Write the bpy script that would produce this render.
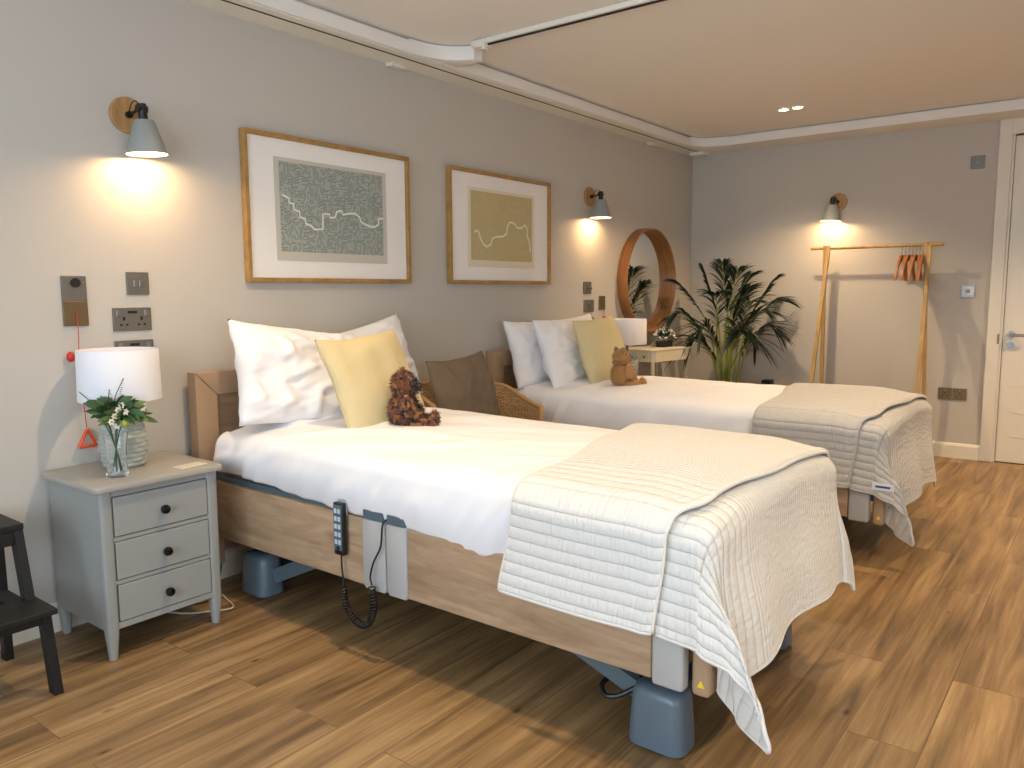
import bpy, bmesh, math, random
from mathutils import Vector, Matrix, noise
import numpy as np
random.seed(7)
PI = math.pi
scene = bpy.context.scene
for o in list(bpy.data.objects): bpy.data.objects.remove(o)
C = scene.collection

# ------------------------------------------------------------------ camera
XF, HC, HM = 6.439, 2.366, 2.440          # far wall, soffit height, main ceiling height
XL, YB = -1.5, -5.6                       # left wall, back wall
yaw, pit, rol = 0.9126, -0.1166, -0.0055
cyw, syw, cp, sp = math.cos(yaw), math.sin(yaw), math.cos(pit), math.sin(pit)
fwd = Vector((syw*cp, cyw*cp, sp)); rgt = Vector((cyw, -syw, 0)); up = rgt.cross(fwd)
r2 = math.cos(rol)*rgt + math.sin(rol)*up; u2 = -math.sin(rol)*rgt + math.cos(rol)*up
cd = bpy.data.cameras.new('camera'); cam = bpy.data.objects.new('camera', cd); C.objects.link(cam)
cam.matrix_world = Matrix(((r2.x, u2.x, -fwd.x, 0.0), (r2.y, u2.y, -fwd.y, -3.0034), (r2.z, u2.z, -fwd.z, 1.22), (0, 0, 0, 1)))
cd.sensor_width = 36; cd.sensor_fit = 'HORIZONTAL'; cd.lens = 786.6/1024*36
scene.camera = cam

# ------------------------------------------------------------------ world, view, light
W = bpy.data.worlds.new('daylight'); scene.world = W; W.use_nodes = True
bg = W.node_tree.nodes['Background']; bg.inputs[0].default_value = (0.70, 0.84, 1.0, 1); bg.inputs[1].default_value = 4.6
scene.view_settings.view_transform = 'Standard'; scene.view_settings.look = 'None'
scene.view_settings.gamma = 1; scene.view_settings.use_curve_mapping = False
scene.view_settings.exposure = 0.6
WIN = (-3.9, -0.8, 0.45, 2.15)            # window opening in wall_left: y0, y1, z0, z1
WIN_FILL = (-1.2, 1.0, 0.75, 2.2)              # unseen window added in wall_back for fill light: x0, x1, z0, z1
def area_light(name, loc, rot, sx, sy, power, color, portal=False):
    l = bpy.data.lights.new(name, 'AREA'); l.shape = 'RECTANGLE'; l.size = sx; l.size_y = sy; l.energy = power; l.color = color
    o = bpy.data.objects.new(name, l); C.objects.link(o); o.location = loc; o.rotation_euler = rot
    if portal: l.cycles.is_portal = True
    return o
area_light('window_portal', (XL-0.02, (WIN[0]+WIN[1])/2, (WIN[2]+WIN[3])/2), (0, -PI/2, 0), WIN[3]-WIN[2], WIN[1]-WIN[0], 1, (1, 1, 1), True)
area_light('window_portal', ((WIN_FILL[0]+WIN_FILL[1])/2, YB-0.02, (WIN_FILL[2]+WIN_FILL[3])/2), (PI/2, 0, 0), WIN_FILL[1]-WIN_FILL[0], WIN_FILL[3]-WIN_FILL[2], 1, (1, 1, 1), True)
WARM = (1.0, 0.74, 0.46)
DOWN = [(1.66, -1.145, 62), (5.49, -1.145, 80),
        (1.66, -3.55, 90), (3.62, -2.38, 75), (5.49, -3.55, 120)]  # middle pair of this row is added out of view to brighten the far bed
LAMPW = 4.0

# ------------------------------------------------------------------ materials
def newmat(name):
    m = bpy.data.materials.new(name); m.use_nodes = True
    nt = m.node_tree; b = nt.nodes['Principled BSDF']
    return m, nt, b
def N(nt, t, **kw):
    n = nt.nodes.new(t)
    for k, v in kw.items():
        if k.startswith('i_'): n.inputs[k[2:].replace('_', ' ')].default_value = v
        else: setattr(n, k, v)
    return n
def srgb(r, g, b):
    f = lambda c: ((c/255+0.055)/1.055)**2.4 if c/255 > 0.04045 else c/255/12.92
    return (f(r), f(g), f(b), 1)
def plain(name, col, rough=0.5, metal=0.0, bump=0.0, bscale=200, var=0.0, spec=0.5, sheen=0.0):
    m, nt, b = newmat(name)
    b.inputs['Base Color'].default_value = col; b.inputs['Roughness'].default_value = rough
    b.inputs['Metallic'].default_value = metal; b.inputs['Specular IOR Level'].default_value = spec
    if sheen: b.inputs['Sheen Weight'].default_value = sheen
    tc = N(nt, 'ShaderNodeTexCoord'); nz = N(nt, 'ShaderNodeTexNoise', i_Scale=bscale, i_Detail=3.0)
    nt.links.new(tc.outputs['Object'], nz.inputs['Vector'])
    if bump:
        bp = N(nt, 'ShaderNodeBump', i_Strength=bump, i_Distance=0.002)
        nt.links.new(nz.outputs['Fac'], bp.inputs['Height']); nt.links.new(bp.outputs['Normal'], b.inputs['Normal'])
    if var:
        nz2 = N(nt, 'ShaderNodeTexNoise', i_Scale=bscale*0.12, i_Detail=4.0); nt.links.new(tc.outputs['Object'], nz2.inputs['Vector'])
        mx = N(nt, 'ShaderNodeMix', data_type='RGBA'); mx.inputs[6].default_value = [c*(1-var) for c in col[:3]]+[1]
        mx.inputs[7].default_value = [min(1, c*(1+var)) for c in col[:3]]+[1]
        nt.links.new(nz2.outputs['Fac'], mx.inputs[0]); nt.links.new(mx.outputs[2], b.inputs['Base Color'])
    return m
def wood(name, c1, c2, scale=(2, 22, 22), rough=0.5, bump=0.15):
    """grain runs along the axis with the smallest scale"""
    m, nt, b = newmat(name)
    tc = N(nt, 'ShaderNodeTexCoord'); mp = N(nt, 'ShaderNodeMapping'); mp.inputs['Scale'].default_value = scale
    nz = N(nt, 'ShaderNodeTexNoise', i_Scale=1.0, i_Detail=6.0, i_Roughness=0.6, i_Distortion=0.8)
    nz2 = N(nt, 'ShaderNodeTexNoise', i_Scale=4.0, i_Detail=4.0, i_Roughness=0.7)
    nt.links.new(tc.outputs['Object'], mp.inputs['Vector']); nt.links.new(mp.outputs[0], nz.inputs['Vector']); nt.links.new(mp.outputs[0], nz2.inputs['Vector'])
    ad = N(nt, 'ShaderNodeMath', operation='MULTIPLY_ADD'); ad.inputs[1].default_value = 0.35
    nt.links.new(nz2.outputs['Fac'], ad.inputs[0]); nt.links.new(nz.outputs['Fac'], ad.inputs[2])
    cr = N(nt, 'ShaderNodeValToRGB'); cr.color_ramp.elements[0].position = 0.42; cr.color_ramp.elements[1].position = 0.82
    cr.color_ramp.elements[0].color = c2; cr.color_ramp.elements[1].color = c1
    nt.links.new(ad.outputs[0], cr.inputs[0]); nt.links.new(cr.outputs[0], b.inputs['Base Color'])
    bp = N(nt, 'ShaderNodeBump', i_Strength=bump, i_Distance=0.002); nt.links.new(ad.outputs[0], bp.inputs['Height'])
    nt.links.new(bp.outputs[0], b.inputs['Normal']); b.inputs['Roughness'].default_value = rough
    return m
def glow(name, col, s):
    m, nt, b = newmat(name)
    b.inputs['Base Color'].default_value = col; b.inputs['Emission Color'].default_value = col; b.inputs['Emission Strength'].default_value = s
    return m
def floor_mat():
    m, nt, b = newmat('oak_planks')
    tc = N(nt, 'ShaderNodeTexCoord')
    br = N(nt, 'ShaderNodeTexBrick', offset=0.37, i_Scale=1.0); br.inputs['Color1'].default_value = (0, 0, 0, 1); br.inputs['Color2'].default_value = (1, 1, 1, 1)
    br.inputs['Mortar'].default_value = (0.5, 0.5, 0.5, 1)
    br.inputs['Mortar Size'].default_value = 0.0016; br.inputs['Brick Width'].default_value = 1.35; br.inputs['Row Height'].default_value = 0.19
    nt.links.new(tc.outputs['Object'], br.inputs['Vector'])
    # per plank offset
    sc = N(nt, 'ShaderNodeVectorMath', operation='SCALE'); sc.inputs['Scale'].default_value = 13.0; nt.links.new(br.outputs['Color'], sc.inputs[0])
    av = N(nt, 'ShaderNodeVectorMath', operation='ADD'); nt.links.new(tc.outputs['Object'], av.inputs[0]); nt.links.new(sc.outputs[0], av.inputs[1])
    mp = N(nt, 'ShaderNodeMapping'); mp.inputs['Scale'].default_value = (1.1, 17, 17); nt.links.new(av.outputs[0], mp.inputs[0])
    nz = N(nt, 'ShaderNodeTexNoise', i_Scale=1.0, i_Detail=7.0, i_Roughness=0.58, i_Distortion=0.6); nt.links.new(mp.outputs[0], nz.inputs['Vector'])
    mp2 = N(nt, 'ShaderNodeMapping'); mp2.inputs['Scale'].default_value = (0.9, 5, 5); nt.links.new(av.outputs[0], mp2.inputs[0])
    nz2 = N(nt, 'ShaderNodeTexNoise', i_Scale=1.6, i_Detail=3.0, i_Distortion=0.9); nt.links.new(mp2.outputs[0], nz2.inputs['Vector'])
    cr = N(nt, 'ShaderNodeValToRGB'); e = cr.color_ramp.elements
    e[0].position = 0.30; e[0].color = srgb(104, 82, 54); e[1].position = 0.72; e[1].color = srgb(182, 152, 108)
    x = e.new(0.5); x.color = srgb(150, 120, 81)
    nt.links.new(nz.outputs['Fac'], cr.inputs[0])
    mpf = N(nt, 'ShaderNodeMapping'); mpf.inputs['Scale'].default_value = (3.0, 85, 85); nt.links.new(av.outputs[0], mpf.inputs[0])
    nzf = N(nt, 'ShaderNodeTexNoise', i_Scale=1.0, i_Detail=5.0, i_Roughness=0.7, i_Distortion=0.3); nt.links.new(mpf.outputs[0], nzf.inputs['Vector'])
    fad = N(nt, 'ShaderNodeMath', operation='MULTIPLY_ADD'); fad.inputs[1].default_value = 0.38; nt.links.new(nzf.outputs['Fac'], fad.inputs[0])
    fsb = N(nt, 'ShaderNodeMath', operation='SUBTRACT'); fsb.inputs[1].default_value = 0.19; nt.links.new(nz.outputs['Fac'], fsb.inputs[0]); nt.links.new(fsb.outputs[0], fad.inputs[2])
    nt.links.new(fad.outputs[0], cr.inputs[0])
    # plank tint
    mx = N(nt, 'ShaderNodeMix', data_type='RGBA', blend_type='MULTIPLY'); mx.inputs[0].default_value = 1
    t2 = N(nt, 'ShaderNodeValToRGB'); t2.color_ramp.elements[0].color = (0.84, 0.82, 0.80, 1); t2.color_ramp.elements[1].color = (1.0, 0.98, 0.95, 1)
    nt.links.new(br.outputs['Color'], t2.inputs[0]); nt.links.new(cr.outputs[0], mx.inputs[6]); nt.links.new(t2.outputs[0], mx.inputs[7])
    mx2 = N(nt, 'ShaderNodeMix', data_type='RGBA', blend_type='MULTIPLY'); mx2.inputs[0].default_value = 0.75
    t3 = N(nt, 'ShaderNodeValToRGB'); t3.color_ramp.elements[0].position = .33; t3.color_ramp.elements[1].position = .6
    t3.color_ramp.elements[0].color = (0.76, 0.72, 0.68, 1); t3.color_ramp.elements[1].color = (1, 1, 1, 1)
    nt.links.new(nz2.outputs['Fac'], t3.inputs[0]); nt.links.new(mx.outputs[2], mx2.inputs[6]); nt.links.new(t3.outputs[0], mx2.inputs[7])
    # knots
    mp3 = N(nt, 'ShaderNodeMapping'); mp3.inputs['Scale'].default_value = (1.4, 3.2, 1); nt.links.new(av.outputs[0], mp3.inputs[0])
    vo = N(nt, 'ShaderNodeTexVoronoi', i_Scale=2.0); nt.links.new(mp3.outputs[0], vo.inputs['Vector'])
    kr = N(nt, 'ShaderNodeValToRGB'); kr.color_ramp.elements[0].position = 0.015; kr.color_ramp.elements[0].color = (0.30, 0.22, 0.17, 1)
    kr.color_ramp.elements[1].position = 0.075; kr.color_ramp.elements[1].color = (1, 1, 1, 1); nt.links.new(vo.outputs['Distance'], kr.inputs[0])
    mx3 = N(nt, 'ShaderNodeMix', data_type='RGBA', blend_type='MULTIPLY'); mx3.inputs[0].default_value = 1
    nt.links.new(mx2.outputs[2], mx3.inputs[6]); nt.links.new(kr.outputs[0], mx3.inputs[7])
    # seams
    mx4 = N(nt, 'ShaderNodeMix', data_type='RGBA', blend_type='MULTIPLY'); mx4.inputs[7].default_value = (0.6, 0.53, 0.48, 1)
    nt.links.new(br.outputs['Fac'], mx4.inputs[0]); nt.links.new(mx3.outputs[2], mx4.inputs[6])
    nt.links.new(mx4.outputs[2], b.inputs['Base Color'])
    b.inputs['Roughness'].default_value = 0.42
    bp = N(nt, 'ShaderNodeBump', i_Strength=0.12, i_Distance=0.002); nt.links.new(nz.outputs['Fac'], bp.inputs['Height']); nt.links.new(bp.outputs[0], b.inputs['Normal'])
    return m
def quilt_mat(name, col, back):
    m, nt, b = newmat(name)
    uv = N(nt, 'ShaderNodeUVMap'); sx = N(nt, 'ShaderNodeSeparateXYZ'); nt.links.new(uv.outputs[0], sx.inputs[0])
    def math1(op, a, bv=None, c=None):
        n = N(nt, 'ShaderNodeMath', operation=op)
        for i, v in enumerate((a, bv, c)):
            if v is None: continue
            if isinstance(v, (int, float)): n.inputs[i].default_value = v
            else: nt.links.new(v, n.inputs[i])
        return n.outputs[0]
    U, V = sx.outputs[0], sx.outputs[1]
    # puffed channels: |sin| ridges, wide in the outer bands, narrow in the middle
    wide = math1('POWER', math1('ABSOLUTE', math1('SINE', math1('MULTIPLY', U, PI/0.034))), 0.45)
    fine = math1('POWER', math1('ABSOLUTE', math1('SINE', math1('MULTIPLY', U, PI/0.017))), 0.5)
    nz = N(nt, 'ShaderNodeTexNoise', i_Scale=60.0, i_Detail=2.0); mpn = N(nt, 'ShaderNodeMapping'); mpn.inputs['Scale'].default_value = (.25, 1, 1)
    nt.links.new(uv.outputs[0], mpn.inputs[0]); nt.links.new(mpn.outputs[0], nz.inputs['Vector'])
    # mask: |U-centre| > .30
    cen = math1('ABSOLUTE', math1('SUBTRACT', U, 0.48))
    mask = math1('GREATER_THAN', cen, 0.30)
    fine2 = math1('ADD', math1('MULTIPLY', fine, 0.55), math1('MULTIPLY', nz.outputs['Fac'], 0.9))
    wide2 = math1('ADD', math1('MULTIPLY', wide, 0.8), math1('MULTIPLY', nz.outputs['Fac'], 0.8))
    h = math1('ADD', math1('MULTIPLY', wide2, mask), math1('MULTIPLY', fine2, math1('SUBTRACT', 1.0, mask)))
    bp = N(nt, 'ShaderNodeBump', i_Strength=0.8, i_Distance=0.008); nt.links.new(h, bp.inputs['Height']); nt.links.new(bp.outputs[0], b.inputs['Normal'])
    b.inputs['Base Color'].default_value = col; b.inputs['Roughness'].default_value = 0.85; b.inputs['Sheen Weight'].default_value = 0.25
    return m
def weave_mat(name, c1, c2, sc=260, bump=0.6, rough=0.9, dist=0.003):
    m, nt, b = newmat(name)
    tc = N(nt, 'ShaderNodeTexCoord')
    w1 = N(nt, 'ShaderNodeTexWave', wave_type='BANDS', bands_direction='X', i_Scale=sc/6.28, i_Distortion=1.0)
    w2 = N(nt, 'ShaderNodeTexWave', wave_type='BANDS', bands_direction='Z', i_Scale=sc/6.28, i_Distortion=1.0)
    nt.links.new(tc.outputs['Object'], w1.inputs[0]); nt.links.new(tc.outputs['Object'], w2.inputs[0])
    mu = N(nt, 'ShaderNodeMath', operation='MULTIPLY'); nt.links.new(w1.outputs['Fac'], mu.inputs[0]); nt.links.new(w2.outputs['Fac'], mu.inputs[1])
    mx = N(nt, 'ShaderNodeMix', data_type='RGBA'); mx.inputs[6].default_value = c2; mx.inputs[7].default_value = c1
    nt.links.new(mu.outputs[0], mx.inputs[0]); nt.links.new(mx.outputs[2], b.inputs['Base Color'])
    bp = N(nt, 'ShaderNodeBump', i_Strength=bump, i_Distance=dist); nt.links.new(mu.outputs[0], bp.inputs['Height']); nt.links.new(bp.outputs[0], b.inputs['Normal'])
    b.inputs['Roughness'].default_value = rough
    return m
def wicker_mat():
    m, nt, b = newmat('wicker')
    tc = N(nt, 'ShaderNodeTexCoord')
    br = N(nt, 'ShaderNodeTexBrick', i_Scale=1.0, offset=0.5); br.inputs['Brick Width'].default_value = 0.034; br.inputs['Row Height'].default_value = 0.009
    br.inputs['Mortar Size'].default_value = 0.0016; br.inputs['Mortar Smooth'].default_value = 0.6
    br.inputs['Color1'].default_value = srgb(222, 184, 132); br.inputs['Color2'].default_value = srgb(190, 146, 96); br.inputs['Mortar'].default_value = srgb(78, 50, 28)
    uv = N(nt, 'ShaderNodeUVMap'); nt.links.new(uv.outputs[0], br.inputs['Vector'])
    nt.links.new(br.outputs['Color'], b.inputs['Base Color'])
    inv = N(nt, 'ShaderNodeMath', operation='SUBTRACT'); inv.inputs[0].default_value = 1; nt.links.new(br.outputs['Fac'], inv.inputs[1])
    bp = N(nt, 'ShaderNodeBump', i_Strength=0.8, i_Distance=0.004); nt.links.new(inv.outputs[0], bp.inputs['Height']); nt.links.new(bp.outputs[0], b.inputs['Normal'])
    b.inputs['Roughness'].default_value = 0.6
    return m
def map_mat(name, ground, ink, seed, dens):
    """abstract street-map print: dense short dark strokes in blocks on coloured paper (UV 0..1)"""
    m, nt, b = newmat(name)
    uv = N(nt, 'ShaderNodeUVMap'); ad = N(nt, 'ShaderNodeVectorMath', operation='ADD'); ad.inputs[1].default_value = (seed, seed*1.7, 0)
    nt.links.new(uv.outputs[0], ad.inputs[0])
    def bricks(w, h, rot, ms):
        mp = N(nt, 'ShaderNodeMapping'); mp.inputs['Rotation'].default_value = (0, 0, rot); nt.links.new(ad.outputs[0], mp.inputs[0])
        br = N(nt, 'ShaderNodeTexBrick', i_Scale=1.0, offset=0.43); br.inputs['Brick Width'].default_value = w; br.inputs['Row Height'].default_value = h
        br.inputs['Mortar Size'].default_value = ms; br.inputs['Color1'].default_value = (0, 0, 0, 1); br.inputs['Color2'].default_value = (1, 1, 1, 1); br.inputs['Mortar'].default_value = (1, 1, 1, 1)
        nt.links.new(mp.outputs[0], br.inputs['Vector']); return br.outputs['Color']
    def thr(s, t):
        n = N(nt, 'ShaderNodeMath', operation='LESS_THAN'); n.inputs[1].default_value = t; nt.links.new(s, n.inputs[0]); return n.outputs[0]
    a = thr(bricks(0.042, 0.017, 0, 0.0045), 0.66); c = thr(bricks(0.050, 0.015, PI/2, 0.0045), 0.66)
    sel = N(nt, 'ShaderNodeTexVoronoi', i_Scale=11.0, distance='CHEBYCHEV'); nt.links.new(ad.outputs[0], sel.inputs['Vector'])
    ss = N(nt, 'ShaderNodeSeparateColor'); nt.links.new(sel.outputs['Color'], ss.inputs[0]); s1 = thr(ss.outputs[0], 0.5)
    mx = N(nt, 'ShaderNodeMix', data_type='FLOAT'); nt.links.new(s1, mx.inputs[0]); nt.links.new(a, mx.inputs[2]); nt.links.new(c, mx.inputs[3])
    ml = N(nt, 'ShaderNodeMath', operation='MULTIPLY'); ml.inputs[1].default_value = dens; nt.links.new(mx.outputs[0], ml.inputs[0])
    m2 = N(nt, 'ShaderNodeMix', data_type='RGBA'); m2.inputs[6].default_value = ground; m2.inputs[7].default_value = ink; nt.links.new(ml.outputs[0], m2.inputs[0])
    nt.links.new(m2.outputs[2], b.inputs['Base Color']); b.inputs['Roughness'].default_value = 0.8
    return m
def glass_mat(name, rough=0.0, tint=(1, 1, 1, 1)):
    m, nt, b = newmat(name)
    b.inputs['Base Color'].default_value = tint; b.inputs['Roughness'].default_value = rough; b.inputs['Transmission Weight'].default_value = 1; b.inputs['IOR'].default_value = 1.45
    return m
def pane_mat(name, refl=0.06):
    m, nt, b = newmat(name); nt.nodes.remove(b); out = [n for n in nt.nodes if n.type == 'OUTPUT_MATERIAL'][0]
    t = N(nt, 'ShaderNodeBsdfTransparent'); g = N(nt, 'ShaderNodeBsdfGlossy', i_Roughness=0.02); f = N(nt, 'ShaderNodeLayerWeight', i_Blend=0.5); pw = N(nt, 'ShaderNodeMath', operation='POWER'); pw.inputs[1].default_value = 4.0; nt.links.new(f.outputs['Facing'], pw.inputs[0])
    ma = N(nt, 'ShaderNodeMath', operation='MULTIPLY_ADD'); ma.inputs[1].default_value = 0.6; ma.inputs[2].default_value = refl*0.4; nt.links.new(pw.outputs[0], ma.inputs[0])
    mx = N(nt, 'ShaderNodeMixShader'); nt.links.new(ma.outputs[0], mx.inputs[0]); nt.links.new(t.outputs[0], mx.inputs[1]); nt.links.new(g.outputs[0], mx.inputs[2]); nt.links.new(mx.outputs[0], out.inputs[0])
    return m

M = {}
M['wall'] = plain('wall_paint', srgb(194, 188, 178), 0.75, bump=0.05, bscale=350, spec=0.2)
M['wall_far'] = M['wall']
M['ceil'] = plain('ceiling_paint', srgb(236, 232, 225), 0.8, bump=0.03, bscale=300, spec=0.2)
M['trim'] = plain('white_trim_paint', srgb(228, 220, 204), 0.4, bump=0.02)
M['track'] = plain('track_enamel', srgb(232, 228, 214), 0.35)
M['slot'] = plain('slot_black', srgb(22, 20, 18), 0.6)
M['floor'] = floor_mat()
M['white_cloth'] = plain('white_cotton', srgb(236, 234, 234), 0.85, bump=0.25, bscale=500, spec=0.15, sheen=0.2)
M['quilt'] = quilt_mat('quilted_cotton', srgb(222, 219, 211), None)
M['quilt_shaded'] = quilt_mat('quilted_cotton_shaded', srgb(194, 190, 182), None)  # same cotton darkened: weaker daylight at the far bed put into its colour
M['oak'] = wood('oak_laminate', srgb(186, 158, 126), srgb(138, 108, 80), (20, 2.2, 16), 0.5)
M['oak_dark'] = wood('oak_laminate_upright', srgb(168, 136, 106), srgb(132, 102, 76), (3, 20, 16), 0.5)
M['beech'] = plain('tan_edge_laminate', srgb(172, 142, 112), 0.45, bump=0.05)
M['greycap'] = plain('pale_grey_plastic', srgb(176, 174, 170), 0.45)
M['slate'] = plain('slate_steel', srgb(92, 110, 118), 0.35, metal=0.2)
M['bluegrey'] = plain('blue_grey_plastic', srgb(92, 106, 116), 0.3)
M['steelblue'] = plain('dark_blue_steel', srgb(52, 68, 82), 0.4, metal=0.3)
M['black'] = plain('black_plastic', srgb(18, 18, 20), 0.35)
M['blackwood'] = plain('black_stained_wood', srgb(16, 16, 17), 0.55, bump=0.2, bscale=80)
M['nsgrey'] = plain('grey_furniture_paint', srgb(150, 152, 148), 0.45, bump=0.03)
M['nstop'] = plain('grey_top_paint', srgb(164, 160, 150), 0.35, bump=0.03)
M['gap'] = plain('shadow_gap', srgb(40, 40, 40), 0.8)
M['knob'] = plain('black_ceramic', srgb(8, 8, 9), 0.08)
M['shade'] = plain('white_lampshade_fabric', srgb(236, 234, 236), 0.85, bump=0.2, bscale=400)
M['ceramic'] = plain('grey_green_ceramic', srgb(168, 174, 166), 0.3)
M['glass'] = glass_mat('clear_glass')
M['water'] = glass_mat('vase_water', tint=(0.93, 0.98, 0.95, 1))
M['leaf'] = plain('leaf_green', srgb(62, 92, 56), 0.5, var=0.35, bscale=160)
M['leaf2'] = plain('leaf_olive', srgb(112, 130, 78), 0.5, var=0.3, bscale=160)
M['sprig'] = plain('dark_sprig', srgb(52, 56, 42), 0.6)
M['stem'] = plain('stem_green', srgb(66, 98, 50), 0.5)
M['petal'] = plain('white_petal', srgb(238, 236, 226), 0.7)
M['flowerheart'] = plain('yellow_flower_centre', srgb(206, 176, 70), 0.7)
M['berry'] = plain('lime_berry', srgb(160, 172, 66), 0.4)
M['palm'] = plain('palm_leaf', srgb(32, 50, 36), 0.5, var=0.4, bscale=60)
M['palmstem'] = plain('palm_cane', srgb(138, 150, 64), 0.5, var=0.2, bscale=40)
M['frame'] = wood('oak_picture_frame', srgb(176, 136, 76), srgb(138, 102, 54), (14, 14, 14), 0.45)
M['mount'] = plain('ivory_mount_board', srgb(250, 246, 240), 0.8)
M['paper1'] = plain('grey_print_paper', srgb(208, 204, 190), 0.8)
M['map1'] = map_mat('teal_map_print', srgb(176, 182, 170), srgb(98, 112, 112), 3.1, 0.95)
M['river1'] = plain('pale_river_line', srgb(240, 238, 226), 0.8)
M['paper2'] = plain('cream_print_paper', srgb(234, 226, 202), 0.8)
M['map2'] = map_mat('ochre_map_print', srgb(204, 188, 140), srgb(184, 166, 116), 8.3, 0.8)
M['river2'] = plain('cream_river_line', srgb(244, 238, 216), 0.8)
M['pane'] = pane_mat('picture_glass')
M['nickel'] = plain('brushed_nickel', srgb(128, 124, 116), 0.5, metal=0.75)
M['brass'] = plain('brushed_bronze', srgb(134, 116, 88), 0.42, metal=0.8)
M['chrome'] = plain('satin_chrome', srgb(150, 150, 152), 0.38, metal=0.9)
M['red'] = plain('red_cord', srgb(196, 46, 30), 0.5)
M['orange'] = plain('orange_plastic', srgb(222, 84, 34), 0.4)
M['oakdisc'] = wood('oak_lamp_disc', srgb(192, 150, 96), srgb(150, 108, 62), (30, 30, 6), 0.5)
M['lampgrey'] = plain('grey_lamp_enamel', srgb(146, 150, 146), 0.5)
M['lampin'] = plain('white_lamp_inside', srgb(245, 240, 228), 0.6)
M['bulb'] = glow('warm_bulb', (1.0, 0.78, 0.5, 1), 30)
M['led'] = glow('downlight_led', (1.0, 0.86, 0.66, 1), 22)
M['yellow'] = weave_mat('yellow_knit', srgb(238, 222, 178), srgb(214, 196, 146), 420, 0.7)
M['taupe'] = weave_mat('taupe_linen', srgb(128, 112, 92), srgb(106, 92, 76), 900, 0.3)
M['wicker'] = wicker_mat()
M['rim'] = plain('wrapped_cane', srgb(186, 144, 96), 0.6, bump=.3)
M['mirrorframe'] = wood('walnut_stained_oak_hoop', srgb(150, 102, 54), srgb(112, 70, 36), (3, 30, 3), 0.35)
M['mirror'] = plain('mirror_silver', (0.86, 0.87, 0.86, 1), 0.01, metal=1.0)
M['cream'] = plain('cream_lacquer', srgb(226, 214, 186), 0.4)
M['bamboo'] = wood('bamboo_rail', srgb(196, 160, 100), srgb(160, 124, 68), (25, 25, 2.5), 0.45)
M['hanger'] = wood('hanger_wood', srgb(176, 116, 68), srgb(128, 72, 38), (12, 40, 20), 0.4)
M['bear1'] = plain('dark_auburn_fur', srgb(158, 98, 46), 0.9, var=0.6, bscale=200, sheen=0.3)
M['bear1b'] = plain('black_waistcoat_fur', srgb(38, 32, 32), 0.9, var=0.5, bscale=200, sheen=0.2)
M['bear1c'] = plain('deep_auburn_fur', srgb(112, 62, 34), 0.9, var=0.6, bscale=200, sheen=0.3)
M['bear2'] = plain('golden_fur', srgb(172, 124, 66), 0.9, var=0.35, bscale=200, sheen=0.4)
M['muzzle'] = plain('pale_muzzle_fur', srgb(150, 126, 98), 0.9)
M['pot'] = plain('grey_pot', srgb(122, 116, 106), 0.6)
M['potdark'] = plain('dark_basket_pot', srgb(60, 52, 44), 0.8, bump=0.4)
M['soil'] = plain('soil', srgb(42, 32, 24), 0.95, bump=0.6, bscale=90)
M['cardcream'] = plain('cream_card', srgb(206, 198, 180), 0.6)
M['warn'] = plain('warning_yellow', srgb(236, 204, 40), 0.5)
M['screen'] = plain('grey_screen', srgb(92, 100, 108), 0.2)
M['keys'] = plain('pale_key_caps', srgb(190, 204, 214), 0.4)
M['tag'] = plain('white_tag', srgb(226, 228, 236), 0.7)
M['tagink'] = plain('tag_ink', srgb(60, 74, 130), 0.7)
M['cable'] = plain('white_cable', srgb(196, 188, 170), 0.5)
M['outside'] = plain('pale_paving', srgb(150, 150, 145), 0.9)

# ------------------------------------------------------------------ geometry helpers
def obj(name, bm, mat, parent=None, smooth=False, loc=None):
    me = bpy.data.meshes.new(name); bm.normal_update(); bm.to_mesh(me); bm.free()
    mats = mat if isinstance(mat, (list, tuple)) else [mat]
    for mm in mats: me.materials.append(mm)
    if smooth:
        me.polygons.foreach_set('use_smooth', [True]*len(me.polygons))
        if smooth != 'all':
            try: me.set_sharp_from_angle(angle=math.radians(40))
            except Exception: pass
    o = bpy.data.objects.new(name, me); C.objects.link(o)
    if parent is not None: o.parent = parent
    if loc is not None: o.location = loc
    return o
def tag(o, label, cat, group=None, kind=None):
    o['label'] = label; o['category'] = cat
    if group: o['group'] = group
    if kind: o['kind'] = kind
    return o
def thing(name, label, cat, loc=(0, 0, 0), rz=0, group=None):
    o = bpy.data.objects.new(name, None); o.empty_display_size = 0.1; C.objects.link(o); o.location = loc; o.rotation_euler = (0, 0, rz)
    return tag(o, label, cat, group)
def struct(name, bm, mat, smooth=False):
    o = obj(name, bm, mat, None, smooth); o['kind'] = 'structure'; return o
def children(o): return [c for c in bpy.data.objects if c.parent == o]
def dup(o, parent=None):
    c = o.copy(); C.objects.link(c)
    if parent is not None: c.parent = parent
    for ch in children(o): dup(ch, c)
    return c
def BM(): return bmesh.new()
def box(bm, x0, x1, y0, y1, z0, z1, bev=0.0, seg=2, mi=0):
    m = Matrix.Translation(((x0+x1)/2, (y0+y1)/2, (z0+z1)/2)) @ Matrix.Diagonal((abs(x1-x0), abs(y1-y0), abs(z1-z0), 1))
    g = bmesh.ops.create_cube(bm, size=1, matrix=m)
    vs = g['verts']; fs = {f for v in vs for f in v.link_faces}
    for f in fs: f.material_index = mi
    if bev > 0:
        es = list({e for v in vs for e in v.link_edges})
        bmesh.ops.bevel(bm, geom=es, offset=bev, segments=seg, profile=0.5, affect='EDGES')
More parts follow.
